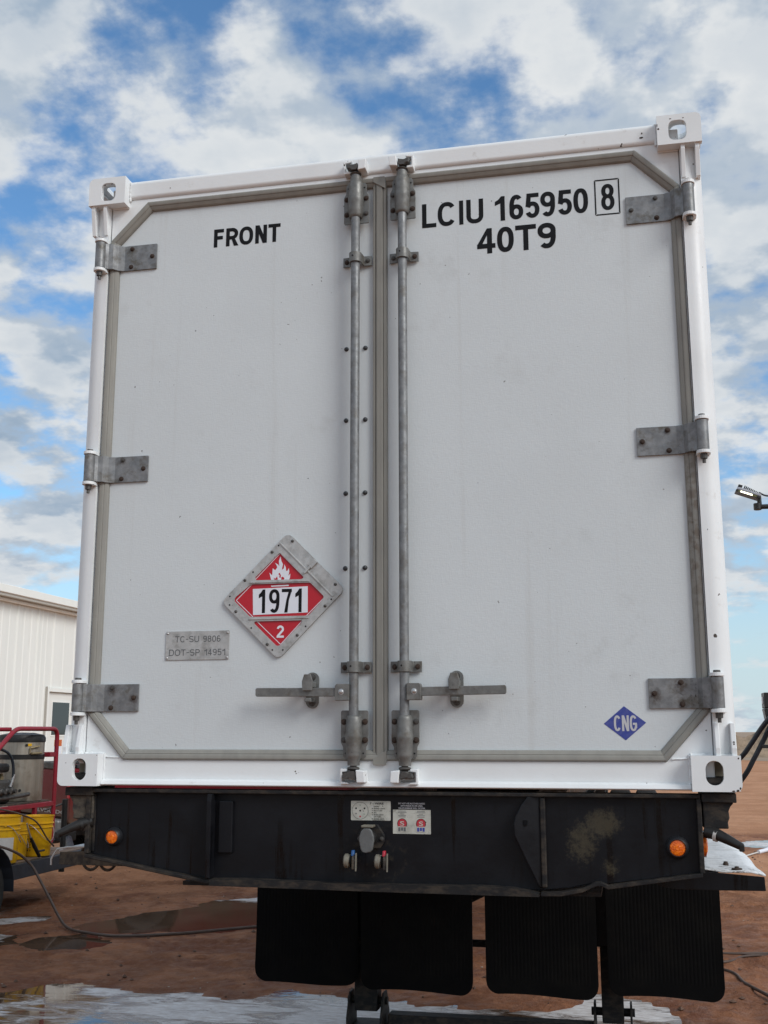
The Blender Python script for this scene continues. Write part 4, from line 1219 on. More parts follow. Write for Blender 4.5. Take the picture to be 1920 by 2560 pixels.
# metal plate with the two approval numbers
npl = MB().prism(rrect(-.836, -.5825, Zc(.4605), Zc(.5690), .004, 2), .0645, .0675, 'y').build('approval_plate', 'aluminium', ct, bevel=.0008, label='grey metal plate with two lines of numbers')
spread('lettering', 'TC-SU 9806', -.798, -.617, Zc(.527), Zc(.5505), .0032, .0640, 'decal_grey', npl)
spread('lettering', 'DOT-SP 14951', -.821, -.597, Zc(.4765), Zc(.5005), .0032, .0640, 'decal_grey', npl)
for x in (-.829, -.5895):
    for z in (.468, .561):
        inst(rivet_alu, 'rivet', (x, .0644, Zc(z)), npl)

# flammable gas placard in its flip holder
dia = round_poly([(-.3575, .932), (-.136, .710), (-.3885, .456), (-.6145, .676)], .028, 6)
H1 = [(-.389, .856), (-.2933, .760), (-.3012, .7525), (-.4804, .7538), (-.4854, .7627)]
H2 = [(-.4994, .7389), (-.2693, .7393), (-.2153, .6858), (-.2214, .6723), (-.2741, .6165), (-.4998, .6165), (-.5643, .6781), (-.5614, .6904)]
H3 = [(-.2975, .5997), (-.299, .5922), (-.3797, .5091), (-.3954, .5064), (-.4858, .5932), (-.4818, .5992)]
zz_ = lambda L: [(x, Zc(z)) for x, z in L]
hold = MB().prism(zz_(dia), .0575, .0605, 'y', [zz_(round_poly(h, .006, 3)) for h in (H1, H2, H3)]).build('placard_holder', 'aluminium', ct, bevel=.0008, label='worn aluminium placard holder with a red sign')
MB().prism(zz_(dia), .0645, .0676, 'y').build('holder_back', 'aluminium', hold)
c0 = Vector((-.3885, .680)); hd = .190
MB().prism(zz_([(c0.x, c0.y + hd), (c0.x + hd, c0.y), (c0.x, c0.y - hd), (c0.x - hd, c0.y)]), .0626, .0640, 'y').build('placard', 'sign_red', hold)
def bar2(mb, a, b, w, y_):
    a = Vector(a); b = Vector(b); n_ = (b - a).normalized(); q = Vector((-n_.y, n_.x)) * w / 2
    mb.prism(zz_([tuple(a + q), tuple(b + q), tuple(b - q), tuple(a - q)]), y_, y_ + .0002, 'y')
ln = MB()
for a, b in (((-.3873, .8529), (-.2933, .76)), ((-.4853, .7565), (-.3890, .8535)), ((-.4978, .7382), (-.5579, .6801)), ((-.5579, .6801), (-.4902, .6162)), ((-.2168, .6813), (-.2836, .6161)), ((-.4737, .599), (-.3813, .5122)), ((-.3813, .5122), (-.2991, .5983))):
    bar2(ln, a, b, .0024, .0622)
ln.prism(zz_([(-.422, .7323), (-.3533, .734), (-.3533, .7288), (-.4219, .728)]), .0622, .0624, 'y')
ln.build('border_line', 'sign_white', hold)
MB().prism(zz_([(-.4935, .7215), (-.2795, .7260), (-.2785, .6285), (-.4905, .6235)]), .0619, .0622, 'y').build('number_panel', 'sign_white', hold)
boxes('lettering', [('1', -.4690, -.4440), ('9', -.4290, -.3880), ('7', -.3795, -.3405), ('1', -.3270, -.3020)], .6300, .7185, .0122, 'decal_black', hold, .0615)
boxes('lettering', [('2', -.3970, -.3690)], .5370, .5825, .0080, 'sign_white', hold, .0619)
FLAME = [(-.4225, .7546), (-.4294, .7811), (-.4186, .7709), (-.4169, .7978), (-.4071, .7897), (-.3992, .8004), (-.4026, .8098), (-.4092, .8187), (-.3962, .8111), (-.3913, .8048), (-.3933, .825), (-.3872, .8419), (-.3836, .8247), (-.377, .8121), (-.3797, .7997), (-.3814, .7899), (-.3735, .7964), (-.3715, .8113), (-.3656, .7993), (-.3647, .7862), (-.359, .7867), (-.3543, .7967), (-.3519, .7834), (-.3555, .7674), (-.3476, .7755), (-.349, .7586), (-.3536, .7525)]
MB().prism(zz_(FLAME), .0621, .0624, 'y').build('flame', 'sign_white', hold)
tg = MB()
for L in ([(-.4123, .762), (-.4058, .7581), (-.3986, .7669), (-.3962, .7544), (-.409, .7542)], [(-.3946, .7754), (-.3893, .7799), (-.3843, .7704), (-.3857, .7597), (-.3906, .7629), (-.3891, .7706)], [(-.3825, .7627), (-.3772, .765), (-.3707, .7598), (-.3718, .7531), (-.3824, .7534)]):
    tg.prism(zz_(L), .0617, .0619, 'y')
tg.build('flame_gap', 'sign_red', hold)
MB().prism(zz_([(-.3905, .8905), (-.3865, .8945), (-.1795, .6865), (-.1835, .6825)]), .0545, .0573, 'y').build('fold_edge', 'aluminium', hold, bevel=.001)
for (za, zb_) in ((.7455, -.006), (.6080, -.006)):
    MB().prism(zz_([(-.505, za - .003), (-.272, za - .002), (-.272, za + .003), (-.505, za + .002)]), .0545, .0573, 'y').build('frame_rib', 'aluminium', hold, bevel=.001)
latch = MB(); d45 = Vector((1, 0, -1)).normalized()
latch.obox((-.259, .0540, Zc(.809)), (1, 0, 1), (0, 1, 0), (1, 0, -1), .016, .0035, .010)
latch.obox((-.279, .0525, Zc(.788)), (1, 0, 1), (0, 1, 0), (1, 0, -1), .018, .0025, .005)
latch.build('latch', 'aluminium', hold, bevel=.001)
for x, z in ((-.3399, .898), (-.4187, .8586), (-.5241, .7545), (-.5568, .6378), (-.4314, .513), (-.3162, .5448), (-.2112, .6502), (-.1727, .7294)):
    inst(rivet_small, 'rivet', (x, .0573, Zc(z)), hold)
for x, z in ((-.3937, .8827), (-.4924, .7847), (-.582, .6956), (-.5824, .6631), (-.4947, .575), (-.411, .4922), (-.3705, .4915), (-.2846, .5768), (-.1876, .6745), (-.2640, .8055)):
    inst(hole_dot, 'rivet_hole', (x, .0568, Zc(z)), hold)

# ------------------------------------------------------------------ black trailer chassis
ch = thing('semitrailer_chassis', 'black semitrailer chassis under the white container, with mudflaps and landing legs', 'trailer', (0, 0, 0))
yp = .062
face = [(-1.113, -.012), (-1.113, -.243), (-.62, -.326), (-.42, -.336), (.55, -.330), (.66, -.318), (.745, -.300), (.765, -.306), (1.077, -.262), (1.085, -.012)]
bol = MB().prism([(x, Zc(z)) for x, z in face], yp, yp + .016, 'y').build('front_plate', 'black_paint', ch, bevel=.002, label='black front plate with marker lights and stickers')
MB().box(-1.116, 1.086, .034, .115, Zc(-.024), Zc(-.0105)).build('top_flange', 'black_edge', ch, bevel=.003)
def strip_along(pts, w, y0, y1):
    mb = MB(); n = len(pts)
    lo = [(x, z - w) for x, z in pts]
    mb.prism([(x, Zc(z)) for x, z in pts] + [(x, Zc(z)) for x, z in lo[::-1]], y0, y1, 'y')
    return mb
low = [(-1.113, -.243), (-.9, -.279), (-.62, -.326)]
strip_along(low, .014, .034, .078).build('lower_flange', 'black_edge', ch, bevel=.003)
low2 = [(-.615, -.319), (-.5, -.316), (-.2, -.320), (.1, -.321), (.35, -.318), (.46, -.321), (.52, -.330), (.548, -.338)]
lw = MB()
lw.prism([(x, Zc(z)) for x, z in low2] + [(x, Zc(z)) for x, z in ((.548, -.346), (.3, -.3455), (0, -.3445), (-.3, -.342), (-.615, -.340))], .010, .080, 'y')
lw.build('lower_flange', 'black_edge', ch, bevel=.004, label='scuffed lower flange of the front plate')
low3 = [(.552, -.334), (.62, -.332), (.69, -.318), (.735, -.297), (.752, -.296), (.775, -.306), (.90, -.287), (1.08, -.260)]
strip_along(low3, .013, .032, .078).build('lower_flange', 'black_edge', ch, bevel=.004, label='bent lower flange on the right')
MB().box(-1.116, -1.098, .036, .0615, Zc(-.243), Zc(-.025)).build('end_flange', 'black_edge', ch, bevel=.003)
MB().box(1.072, 1.088, .036, .0615, Zc(-.262), Zc(-.025)).build('end_flange', 'black_edge', ch, bevel=.003)
MB().box(-1.097, -1.086, .056, .0618, Zc(-.236), Zc(-.03)).build('weld_bead', 'black_edge', ch, bevel=.002)
MB().prism([(.0615, Zc(-.025)), (.014, Zc(-.025)), (.010, Zc(-.05)), (.012, Zc(-.315)), (.0615, Zc(-.315))], -.632, -.616, 'x').build('rib_plate', 'black_paint', ch, bevel=.002)
MB().box(-.600, -.546, .046, .0618, Zc(-.232), Zc(-.05)).build('backing_bar', 'black_paint', ch, bevel=.004)
ear = [(.534, -.014), (.515, -.024), (.493, -.052), (.474, -.090), (.468, -.115), (.470, -.152), (.484, -.184), (.506, -.232), (.530, -.283), (.548, -.322), (.564, -.322), (.564, -.014)]
eb = MB()
# swept ear: the curved edge stands forward, the root is welded to the plate
vs = []; n = len(ear)
for (x, z) in ear:
    k = (.564 - x) / .096
    vs += [(x, .050 - .034 * k, Zc(z)), (x, .0618, Zc(z))]
fs = [tuple(2 * i for i in range(n))[::-1], tuple(2 * i + 1 for i in range(n))] + [(2 * i, 2 * ((i + 1) % n), 2 * ((i + 1) % n) + 1, 2 * i + 1) for i in range(n)]
eb.add(vs, fs).build('ear_plate', 'black_paint', ch, bevel=.004, label='curved black ear plate with a square hole')
MB().obox((.508, .0265, Zc(-.108)), (1, -.35, 0), (.35, 1, 0), (0, 0, 1), .007, .004, .008).build('ear_hole', 'decal_black', ch)
MB().box(.556, .574, .040, .0618, Zc(-.320), Zc(-.026)).build('weld_bead', 'black_edge', ch, bevel=.004)
def marker(x, z, r, rr, label):
    ring = MB().lathe([(r * .98, .040), (r * 1.05, .036), (rr * .92, .042), (rr, .052), (rr * 1.02, .0618)], (x, 0, Zc(z)), 'y', 32).build('marker_light', 'lamp_ring', ch, smooth=50, label=label)
    MB().lathe([(0, .0375), (r * .28, .0375), (r * .32, .0385), (r * .8, .0390), (r * .95, .0405), (r, .0430), (r, .046), (0, .046)], (x, 0, Zc(z)), 'y', 28).build('lens', 'amber_lens', ring, smooth=40)
marker(-1.009, -.183, .0238, .0330, 'amber marker light on the left end of the front plate')
marker(1.005, -.183, .0262, .0370, 'amber marker light on the right end of the front plate')
sm_ = MB().lathe([(0, 1.106), (.02, 1.105), (.034, 1.100), (.036, 1.0885), (0, 1.0885)], (0, .12, Zc(-.180)), 'x', 24).build('side_marker', 'amber_lens', ch, smooth=50)
MB().box(1.070, 1.0885, .079, .30, Zc(-.262), Zc(-.03)).build('end_plate', 'black_paint', ch, bevel=.002)
MB().box(-1.113, -1.096, .079, .30, Zc(-.243), Zc(-.03)).build('end_plate', 'black_paint', ch, bevel=.002)

# stickers
st = MB().prism(rrect(-.110, .0335, Zc(-.1115), Zc(-.0450), .003, 3), .0608, .0619, 'y').build('wiring_sticker', 'sticker_paper', ch, label='cream seven wire plug diagram sticker')
MB().prism(ngon(-.0765, Zc(-.0785), .0295, 36), .0603, .0605, 'y', [ngon(-.0765, Zc(-.0785), .0286, 36)]).build('diagram_ring', 'decal_black', st)
for x, z, r, m_ in ((-.0765, -.0785, .0032, 'decal_black'), (-.0915, -.0705, .0031, 'decal_black'), (-.0610, -.0705, .0031, 'decal_black'), (-.0915, -.0885, .0026, 'decal_grey'), (-.0765, -.0985, .0032, 'sticker_red'), (-.0620, -.0900, .0022, 'sticker_green'), (-.0765, -.060, .0022, 'sticker_green')):
    MB().prism(ngon(x, Zc(z), r, 12), .0602, .0606, 'y').build('diagram_pin', m_, st)
text('lettering', '7 - WIRE', -.042, .0085, Zc(-.0570), Zc(-.0500), .0604, 'decal_black', st, .02)
for k, (s_, w_) in enumerate((('GROUND', .020), ('REVERSE LIGHTS', .041), ('RIGHT TURN', .030), ('AUX', .010), ('BRAKE LIGHTS', .035), ('LEFT TURN', .027), ('MARKER LIGHTS', .038))):
    z = -.0640 - k * .0070
    text('lettering', s_, -.0275, -.0275 + w_, Zc(z - .0022), Zc(z + .0022), .0604, 'decal_black', st, .012)
    MB().prism(ngon(-.0325, Zc(z), .0018, 10), .0602, .0606, 'y').build('bullet', ('decal_silver', 'decal_black', 'decal_grey', 'decal_black', 'decal_grey', 'decal_silver', 'decal_black')[k], st)
MB().box(-.032, .013, .0602, .0606, Zc(-.1105), Zc(-.1098)).build('underline', 'decal_black', st)
vs_ = MB().prism(rrect(.0415, .176, Zc(-.155), Zc(-.0735), .001, 2), .0608, .0619, 'y').build('valve_sticker', 'sticker_paper', ch, label='torn white air valve sticker with two red discs')
MB().box(.0415, .176, .0608, .0619, Zc(-.0733), Zc(-.0470)).build('sticker_header', 'decal_black', vs_)
for s_, x0, x1, z in (('DO NOT USE ALCOHOL BASED', .061, .156, -.0520), ('ANTI-FREEZE IN AIR LINES.', .069, .148, -.0600), ('VALVE DAMAGE WILL OCCUR.', .061, .157, -.0680)):
    text('lettering', s_, x0, x1, Zc(z - .0027), Zc(z + .0027), .0604, 'decal_silver', vs_, .012)
for cx, m2 in ((.0745, 'decal_grey'), (.1415, 'decal_blue')):
    MB().prism(ngon(cx, Zc(-.1205), .0175, 28), .0604, .0606, 'y').build('disc_rim', 'decal_black', vs_)
    MB().prism(ngon(cx, Zc(-.1205), .0158, 28), .0600, .0603, 'y').build('red_disc', 'sticker_red', vs_)
    text('swirl', 'S', cx - .0075, cx + .0075, Zc(-.1275), Zc(-.1125), .0597, 'sticker_paper', vs_, .012)
    MB().box(cx - .0165, cx + .0165, .0596, .0599, Zc(-.1485), Zc(-.1300)).build('number_patch', 'sticker_paper', vs_)
    for k in range(3):
        MB().box(cx - .0135 + k * .0095, cx - .0060 + k * .0095, .0592, .0595, Zc(-.1465 + .002 * (k % 2)), Zc(-.1330)).build('number_mark', m2, vs_)
    for k in range(5):
        w_ = (.028, .032, .016, .028, .025)[k] / 2
        MB().box(cx - w_, cx + w_, .0604, .0606, Zc(-.0790 - k * .0049), Zc(-.0772 - k * .0049)).build('print_line', 'decal_grey', vs_)

# electrical socket
so = MB().prism([(x, Zc(z)) for x, z in ((-.062, -.124), (-.010, -.124), (.014, -.160), (.014, -.180), (-.002, -.205), (-.070, -.205), (-.084, -.180), (-.084, -.160))], .050, .0618, 'y').build('plug_socket', 'black_edge', ch, bevel=.004, label='grey lidded seven pin plug socket')
MB().lathe([(0, .012), (.024, .012), (.027, .018), (.027, .050), (0, .050)], (-.038, 0, Zc(-.168)), 'y', 24).build('socket_body', 'machine_black', so, smooth=40)
lid = [(-.050, -.134), (-.028, -.134), (-.020, -.142), (-.014, -.160), (-.013, -.176), (-.018, -.204), (-.024, -.212), (-.040, -.2155), (-.055, -.212), (-.060, -.204), (-.066, -.176), (-.065, -.160), (-.058, -.142)]
MB().prism([(x, Zc(z)) for x, z in lid], -.004, .010, 'y').build('socket_lid', 'socket_lid', so, bevel=.005)
MB().box(-.060, -.018, .002, .046, Zc(-.1315), Zc(-.124)).build('hinge_pin', 'gladhand_metal', so, bevel=.002)
for x, z in ((-.076, -.172), (.004, -.172)):
    inst(bolt_steel, 'bolt', (x, .049, Zc(z)), so).scale = (.6, .8, .6)
# air couplings
def gladhand(cx, tabm, label):
    g = MB().lathe([(0, .012), (.013, .012), (.015, .018), (.015, .030), (.021, .034), (.021, .040), (.016, .044), (.016, .0618), (0, .0618)], (cx - .012, 0, Zc(-.246)), 'y', 20).build('gladhand', 'gladhand_metal', ch, smooth=40, label=label)
    MB().lathe([(0, cx - .020), (.020, cx - .020), (.024, cx - .016), (.024, cx - .006), (.019, cx - .003), (.019, cx + .001), (0, cx + .001)], (0, .000, Zc(-.243)), 'x', 22).build('coupling_ring', 'gladhand_metal', g, smooth=40)
    MB().lathe([(0, cx + .0015), (.017, cx + .0015), (.0215, cx + .003), (.0215, cx + .008), (0, cx + .008)], (0, .000, Zc(-.243)), 'x', 22).build('seal_ring', 'rubber', g, smooth=40)
    MB().prism([(-.016, Zc(-.270)), (.014, Zc(-.270)), (.018, Zc(-.238)), (.010, Zc(-.222)), (-.010, Zc(-.222)), (-.018, Zc(-.238))], cx + .0085, cx + .022, 'x').build('coupling_jaw', 'dusty_steel', g, bevel=.003)
    MB().prism([(-.014, Zc(-.226)), (.012, Zc(-.226)), (.010, Zc(-.207)), (-.008, Zc(-.207))], cx + .006, cx + .016, 'x').build('colour_tab', tabm, g, bevel=.003)
    MB().prism([(-.022, Zc(-.275)), (-.016, Zc(-.275)), (-.010, Zc(-.215)), (-.018, Zc(-.215))], cx + .0225, cx + .027, 'x').build('cover_plate', 'gladhand_metal', g, bevel=.001)
gladhand(-.098, 'tab_blue', 'air coupling with a blue tab'); gladhand(.012, 'tab_red', 'air coupling with a red tab')

# twist lock blocks under the castings
def lock_block(side):
    mt = 'black_edge' if side > 0 else 'dusty_steel'
    X = lambda a: side * a
    b = MB().box(min(X(1.0895), X(1.200)), max(X(1.0895), X(1.200)), .030, .22, Zc(-.036), Zc(-.006)).build('twist_lock', 'black_edge', ch, bevel=.003, label='twist lock under the %s casting' % ('right' if side > 0 else 'left'))
    pr = [(X(1.092), Zc(-.120)), (X(1.092), Zc(-.0365)), (X(1.192), Zc(-.0365)), (X(1.180), Zc(-.050)), (X(1.174), Zc(-.064)), (X(1.176), Zc(-.085)), (X(1.170), Zc(-.100)), (X(1.172), Zc(-.120))]
    MB().prism(pr, .045, .19, 'y').build('lock_body', mt, b, bevel=.004)
    a0 = Vector((X(1.10), .06, Zc(-.130))); a1 = Vector((X(1.165), .02, Zc(-.152))); a2 = Vector((X(1.205), .00, Zc(-.172)))
    MB().tube([a0, a0.lerp(a1, .5) + Vector((0, 0, .004)), a1, a2], [.022, .019, .016, .012], 12).build('lock_handle', 'machine_black', b, smooth=40)
    MB().box(min(X(1.196), X(1.212)), max(X(1.196), X(1.212)), -.012, .012, Zc(-.186), Zc(-.163)).build('handle_end', 'machine_black', b, bevel=.003)
    MB().tube([a0.lerp(a1, .42), a0.lerp(a1, .55)], [.0215, .0208], 12).build('white_band', 'rope' if side > 0 else 'machine_black', b, smooth=40)
    MB().box(min(X(1.0), X(1.091)), max(X(1.0), X(1.091)), .085, .2, Zc(-.1), Zc(-.03)).build('lock_arm', 'black_edge', b)
lock_block(1); lock_block(-1)

# fenders
def fender(side):
    mb = MB(); n, m_ = 20, 9
    x0, x1 = .93, (1.306 if side > 0 else 1.352)
    zo = 0.0 if side > 0 else .030
    vs = []; fs = []
    for j in range(n):
        y_ = .30 + 1.65 * j / (n - 1)
        for i in range(m_):
            x = x0 + (x1 - x0) * i / (m_ - 1)
            z = -.284 + .006 * fbm(x * 9, y_ * 5, 1, 3, 4.4) + (.016 * max(0, 1 - abs(x - 1.05) / .14) if j == 0 else .008 * max(0, 1 - abs(x - 1.05) / .14)) - (.012 if i == m_ - 1 else 0)
            vs.append((side * x, y_, Zc(z + zo)))
    for j in range(n - 1):
        for i in range(m_ - 1):
            fs.append((j * m_ + i, j * m_ + i + 1, (j + 1) * m_ + i + 1, (j + 1) * m_ + i))
    f = mb.add(vs, fs).build('fender', 'white_plate', ch, smooth=60, label='dented white tread plate fender on the %s' % ('right' if side > 0 else 'left'))
    so_ = f.modifiers.new('solid', 'SOLIDIFY'); so_.thickness = .005; so_.offset = -1 if side > 0 else 1
    fl = [(side * x, Zc(z + zo)) for x, z in ((.93, -.288), (1.0, -.276), (1.10, -.284), (1.20, -.291), (x1 - .006, -.298), (x1 - .004, -.344), (1.15, -.346), (1.0, -.345), (.955, -.338), (.93, -.325))]
    MB().prism(fl, .292, .299, 'y').build('fender_front', 'black_paint' if side > 0 else 'dusty_steel', f, bevel=.002)
    for x, y_ in ((1.13, .75), (1.19, .50), (1.215, .35)):
        big_ = y_ < .4
        MB().lathe([(0, Zc(-.270 + zo)), (.007, Zc(-.271 + zo)), (.008, Zc(-.276 + zo)), (.018 if big_ else .010, Zc(-.277 + zo)), (.020 if big_ else .010, Zc(-.290 + zo)), (0, Zc(-.290 + zo))], (side * x, y_, 0), 'z', 10).build('bolt', 'bolt_rust', f, smooth=30)
    MB().box(min(side * .80, side * .93), max(side * .80, side * .93), .5, .58, Zc(-.33), Zc(-.285)).build('fender_bracket', 'black_paint', f)
fender(1); fender(-1)

# main beams, cross members
for sx in (-1, 1):
    x = sx * .48
    mb = MB().box(x - .07, x + .07, .30, 12.0, Zc(-.36), Zc(-.345)).box(x - .07, x + .07, .30, 12.0, Zc(-.115), Zc(-.10)).box(x - .006, x + .006, .30, 12.0, Zc(-.3445), Zc(-.1155))
    mb.build('main_beam', 'black_paint', ch)
MB().box(-.75, .75, .10, .75, Zc(-.352), Zc(-.338)).build('coupler_plate', 'black_edge', ch)
for k in range(8):
    MB().box(-.405, .405, .9 + k * 1.4, .98 + k * 1.4, Zc(-.30), Zc(-.16)).build('cross_member', 'black_paint', ch)
MB().box(-1.33, 1.34, 2.64, 2.69, Zc(-.42), Zc(-.361)).build('mudflap_bar', 'black_paint', ch)
# mudflaps with moulded ribs
def mudflap(x0, x1, zb_, bend, label):
    """rubber sheet with vertical ribs; rounded lower corners; hangs from the bar"""
    w = x1 - x0; zt = 1.12; r_ = .075
    nx_ = 121; nz = 26
    vs = []; fs = []
    for j in range(nz):
        v = j / (nz - 1)
        for i in range(nx_):
            u = i / (nx_ - 1)
            x = x0 + w * u
            # lower edge rises in the rounded corners and waves a little
            e = min(x - x0, x1 - x)
            rise = r_ - math.sqrt(max(0, r_ * r_ - (r_ - e) ** 2)) if e < r_ else 0.0
            low_ = zb_ + rise + .008 * math.sin(u * 5 + bend * 9)
            z = low_ + (zt - low_) * v
            rib = (.0005 * (1 if (i // 2) % 2 else -1)) if (.06 < u < .94 and v > .10) else 0.0
            y_ = 2.70 + bend * (1 - v) ** 2 * (u - .4) + .012 * math.sin(u * 3.1 + bend * 20) * (1 - v) - rib
            vs.append((x, y_, z))
    for j in range(nz - 1):
        for i in range(nx_ - 1):
            fs.append((j * nx_ + i, j * nx_ + i + 1, (j + 1) * nx_ + i + 1, (j + 1) * nx_ + i))
    o = MB().add(vs, fs).build('mudflap', 'rubber', ch, label=label)
    so_ = o.modifiers.new('solid', 'SOLIDIFY'); so_.thickness = .009
    for k in range(4):
        inst(bolt_steel, 'bolt', (x0 + w * (.14 + .24 * k), 2.685, 1.07), o)
    return o
mudflap(-1.322, -.715, .285, .10, 'leftmost black mudflap')
mudflap(-.692, -.042, .268, -.03, 'second black mudflap from the left')
mudflap(.030, .650, .274, .02, 'third black mudflap from the left')
mudflap(.706, 1.318, .296, -.05, 'rightmost ribbed black mudflap')
# landing gear
for sx, xa, xb in ((-1, -.774, -.624), (1, .653, .785)):
    lg = MB().box(xa - .012, xb + .012, 2.84, 2.99, .52, 1.16).build('landing_leg', 'black_paint', ch, bevel=.008, label='landing leg behind the %s mudflaps' % ('left' if sx < 0 else 'right'))
    MB().box(xa + .006, xb - .006, 2.855, 2.975, .115, .5195).build('inner_tube', 'black_edge', lg, bevel=.006)
    cxl = (xa + xb) / 2
    MB().tube([(cxl - .12, 2.915, .165), (cxl + .12, 2.915, .165)], .022, 12).build('axle_pin', 'black_edge', lg, smooth=40)
    for s2 in (-1, 1):
        xq = cxl + s2 * .1
        MB().prism([(2.80, .03), (3.03, .03), (3.03, .09), (2.96, .215), (2.87, .215), (2.80, .09)], xq - .006, xq + .006, 'x').build('foot_bracket', 'black_edge', lg, bevel=.003)
    MB().box(cxl - .13, cxl + .13, 2.76, 3.07, .004, .029).build('foot_plate', 'black_edge', lg, bevel=.004)
MB().box(-.571, .616, 2.86, 2.97, .012, .102).build('foot_beam', 'black_edge', ch, bevel=.008)
MB().tube([(-.61, 2.915, .503), (.64, 2.915, .503)], .021, 12).build('cross_shaft', 'black_edge', ch, smooth=40)
MB().tube([(-.60, 2.93, .50), (.64, 2.93, 1.10)], .025, 10).build('brace', 'black_edge', ch, smooth=40)
# rear bogie
wh = None
def tyre_wheel(cx, cy, r, w, parent, mt='tyre'):
    p = [(r * .56, -w / 2 + .01), (r * .62, -w / 2), (r * .92, -w / 2), (r * .985, -w / 2 + .02), (r, -w / 2 + .05), (r, w / 2 - .05), (r * .985, w / 2 - .02), (r * .92, w / 2), (r * .62, w / 2), (r * .56, w / 2 - .01)]
    o = MB().lathe([(a, cx + b) for a, b in p], (0, cy, r), 'x', 36).build('wheel', mt, parent, smooth=35)
    q = [(0, -w * .12), (r * .16, -w * .12), (r * .18, -w * .3), (r * .30, -w * .3), (r * .46, -w * .10), (r * .56, -w / 2 + .012), (r * .56, w / 2 - .012), (r * .46, w * .10), (r * .3, w * .3), (r * .18, w * .3), (r * .16, w * .12), (0, w * .12)]
    MB().lathe([(a, cx + b) for a, b in q], (0, cy, r), 'x', 24).build('rim', 'wheel_rim', o, smooth=35)
    return o
for yy in (9.6, 10.9):
    for x in (-1.08, -.76, .76, 1.08):
        tyre_wheel(x, yy, .50, .26, ch)
    MB().tube([(-1.1, yy, .5), (1.1, yy, .5)], .06, 12).build('axle', 'black_edge', ch, smooth=40)
    MB().box(-.6, -.36, yy - .4, yy + .4, .56, Zc(-.3605)).box(.36, .6, yy - .4, yy + .4, .56, Zc(-.3605)).build('suspension', 'black_edge', ch)
# air pipe and strap seen past the left end of the front plate
MB().tube([(-1.36, .52, Zc(-.195)), (-.6, .52, Zc(-.197))], .012, 10).build('air_pipe', 'machine_grey', ch, smooth=50)
MB().tube([(-1.40, .50, Zc(-.150)), (-1.33, .48, Zc(-.165)), (-1.25, .48, Zc(-.150)), (-1.1, .5, Zc(-.152))], .005, 8).build('air_line', 'machine_black', ch, smooth=50)
for k in range(2):
    c_ = Vector((-1.315 + k * .075, .50, Zc(-.300)))
    MB().tube([c_ + Vector((.042 * math.cos(R(a)), 0, .058 * math.sin(R(a)))) for a in range(150, 391, 15)], .006, 8).build('strap_loop', 'dusty_steel', ch, smooth=50)
# rope hanging over the left fender
rp = [(-1.12, .285, Zc(-.242)), (-1.18, .288, Zc(-.243)), (-1.25, .285, Zc(-.246)), (-1.31, .285, Zc(-.248)), (-1.352, .282, Zc(-.256)), (-1.362, .278, Zc(-.272)), (-1.372, .275, Zc(-.292)), (-1.370, .272, Zc(-.315))]
tag(MB().tube(rp, .0038, 8).build('rope', 'rope', smooth=60), 'frayed white rope draped over the left fender', 'rope')

# ------------------------------------------------------------------ wash trailer on the left
TX = -4.785                               # near edge of its deck
wtr = thing('utility_trailer', 'low black utility trailer with a worn plank deck carrying the wash gear', 'trailer', (-5.85, 4.6, 0))
MB().box(TX - .06, TX, 2.6, 7.50, .36, .50).build('side_beam', 'trailer_steel', wtr, bevel=.006)
MB().box(-6.86, -6.80, 2.6, 7.50, .36, .50).build('side_beam', 'trailer_steel', wtr, bevel=.006)
MB().box(-6.798, TX - .062, 7.44, 7.50, .36, .50).build('end_beam', 'trailer_steel', wtr, bevel=.006)
MB().box(-6.798, TX - .062, 2.6, 2.66, .36, .50).build('end_beam', 'trailer_steel', wtr, bevel=.006)
for k in range(10):
    x0 = -6.79 + k * .194
    MB().box(x0, x0 + .186, 2.665, 7.435, .465, .505 + .003 * (k % 3)).build('plank', 'deck_wood', wtr, bevel=.004)
for k in range(5):
    MB().box(-6.798, TX - .062, 3.2 + k * .85, 3.26 + k * .85, .37, .464).build('cross_member', 'trailer_steel', wtr)
tw = tyre_wheel(-4.655, 5.08, .34, .20, wtr)
tw2 = tyre_wheel(-6.98, 5.08, .34, .20, wtr)
def trailer_fender(cx):
    pts = []
    for k in range(13):
        a = R(-5 + 190 * k / 12)
        pts.append((5.08 + .44 * math.cos(a), .36 + .40 * math.sin(a)))
    pts2 = [(5.08 + (y - 5.08) * .985, .36 + (z - .36) * .985) for y, z in pts]
    MB().prism(pts + pts2[::-1], cx - .125, cx + .125, 'x').build('wheel_fender', 'trailer_steel', wtr, bevel=.002)
trailer_fender(-4.655); trailer_fender(-6.99)
MB().tube([(-6.9, 5.08, .34), (-4.75, 5.08, .34)], .035, 10).build('axle', 'machine_black', wtr, smooth=40)
for sx in (-1, 1):
    MB().tube([(-5.85 + sx * .85, 7.50, .42), (-5.85 + sx * .06, 8.9, .45)], .05, 8).build('tongue_bar', 'trailer_steel', wtr, smooth=40)
MB().box(-5.93, -5.77, 8.8, 9.08, .42, .54).build('coupler', 'machine_black', wtr, bevel=.02)
MB().tube([(-5.33, 7.90, .20), (-5.33, 7.90, .98)], .032, 12).build('jack_post', 'machine_black', wtr, smooth=40)
MB().tube([(-5.33, 7.90, .42), (-5.33, 7.90, .22)], .024, 12).build('jack_foot', 'machine_grey', wtr, smooth=40)
MB().tube([(-5.33, 7.90, .94), (-5.52, 7.80, .86)], .010, 8).build('jack_crank', 'machine_grey', wtr, smooth=40)

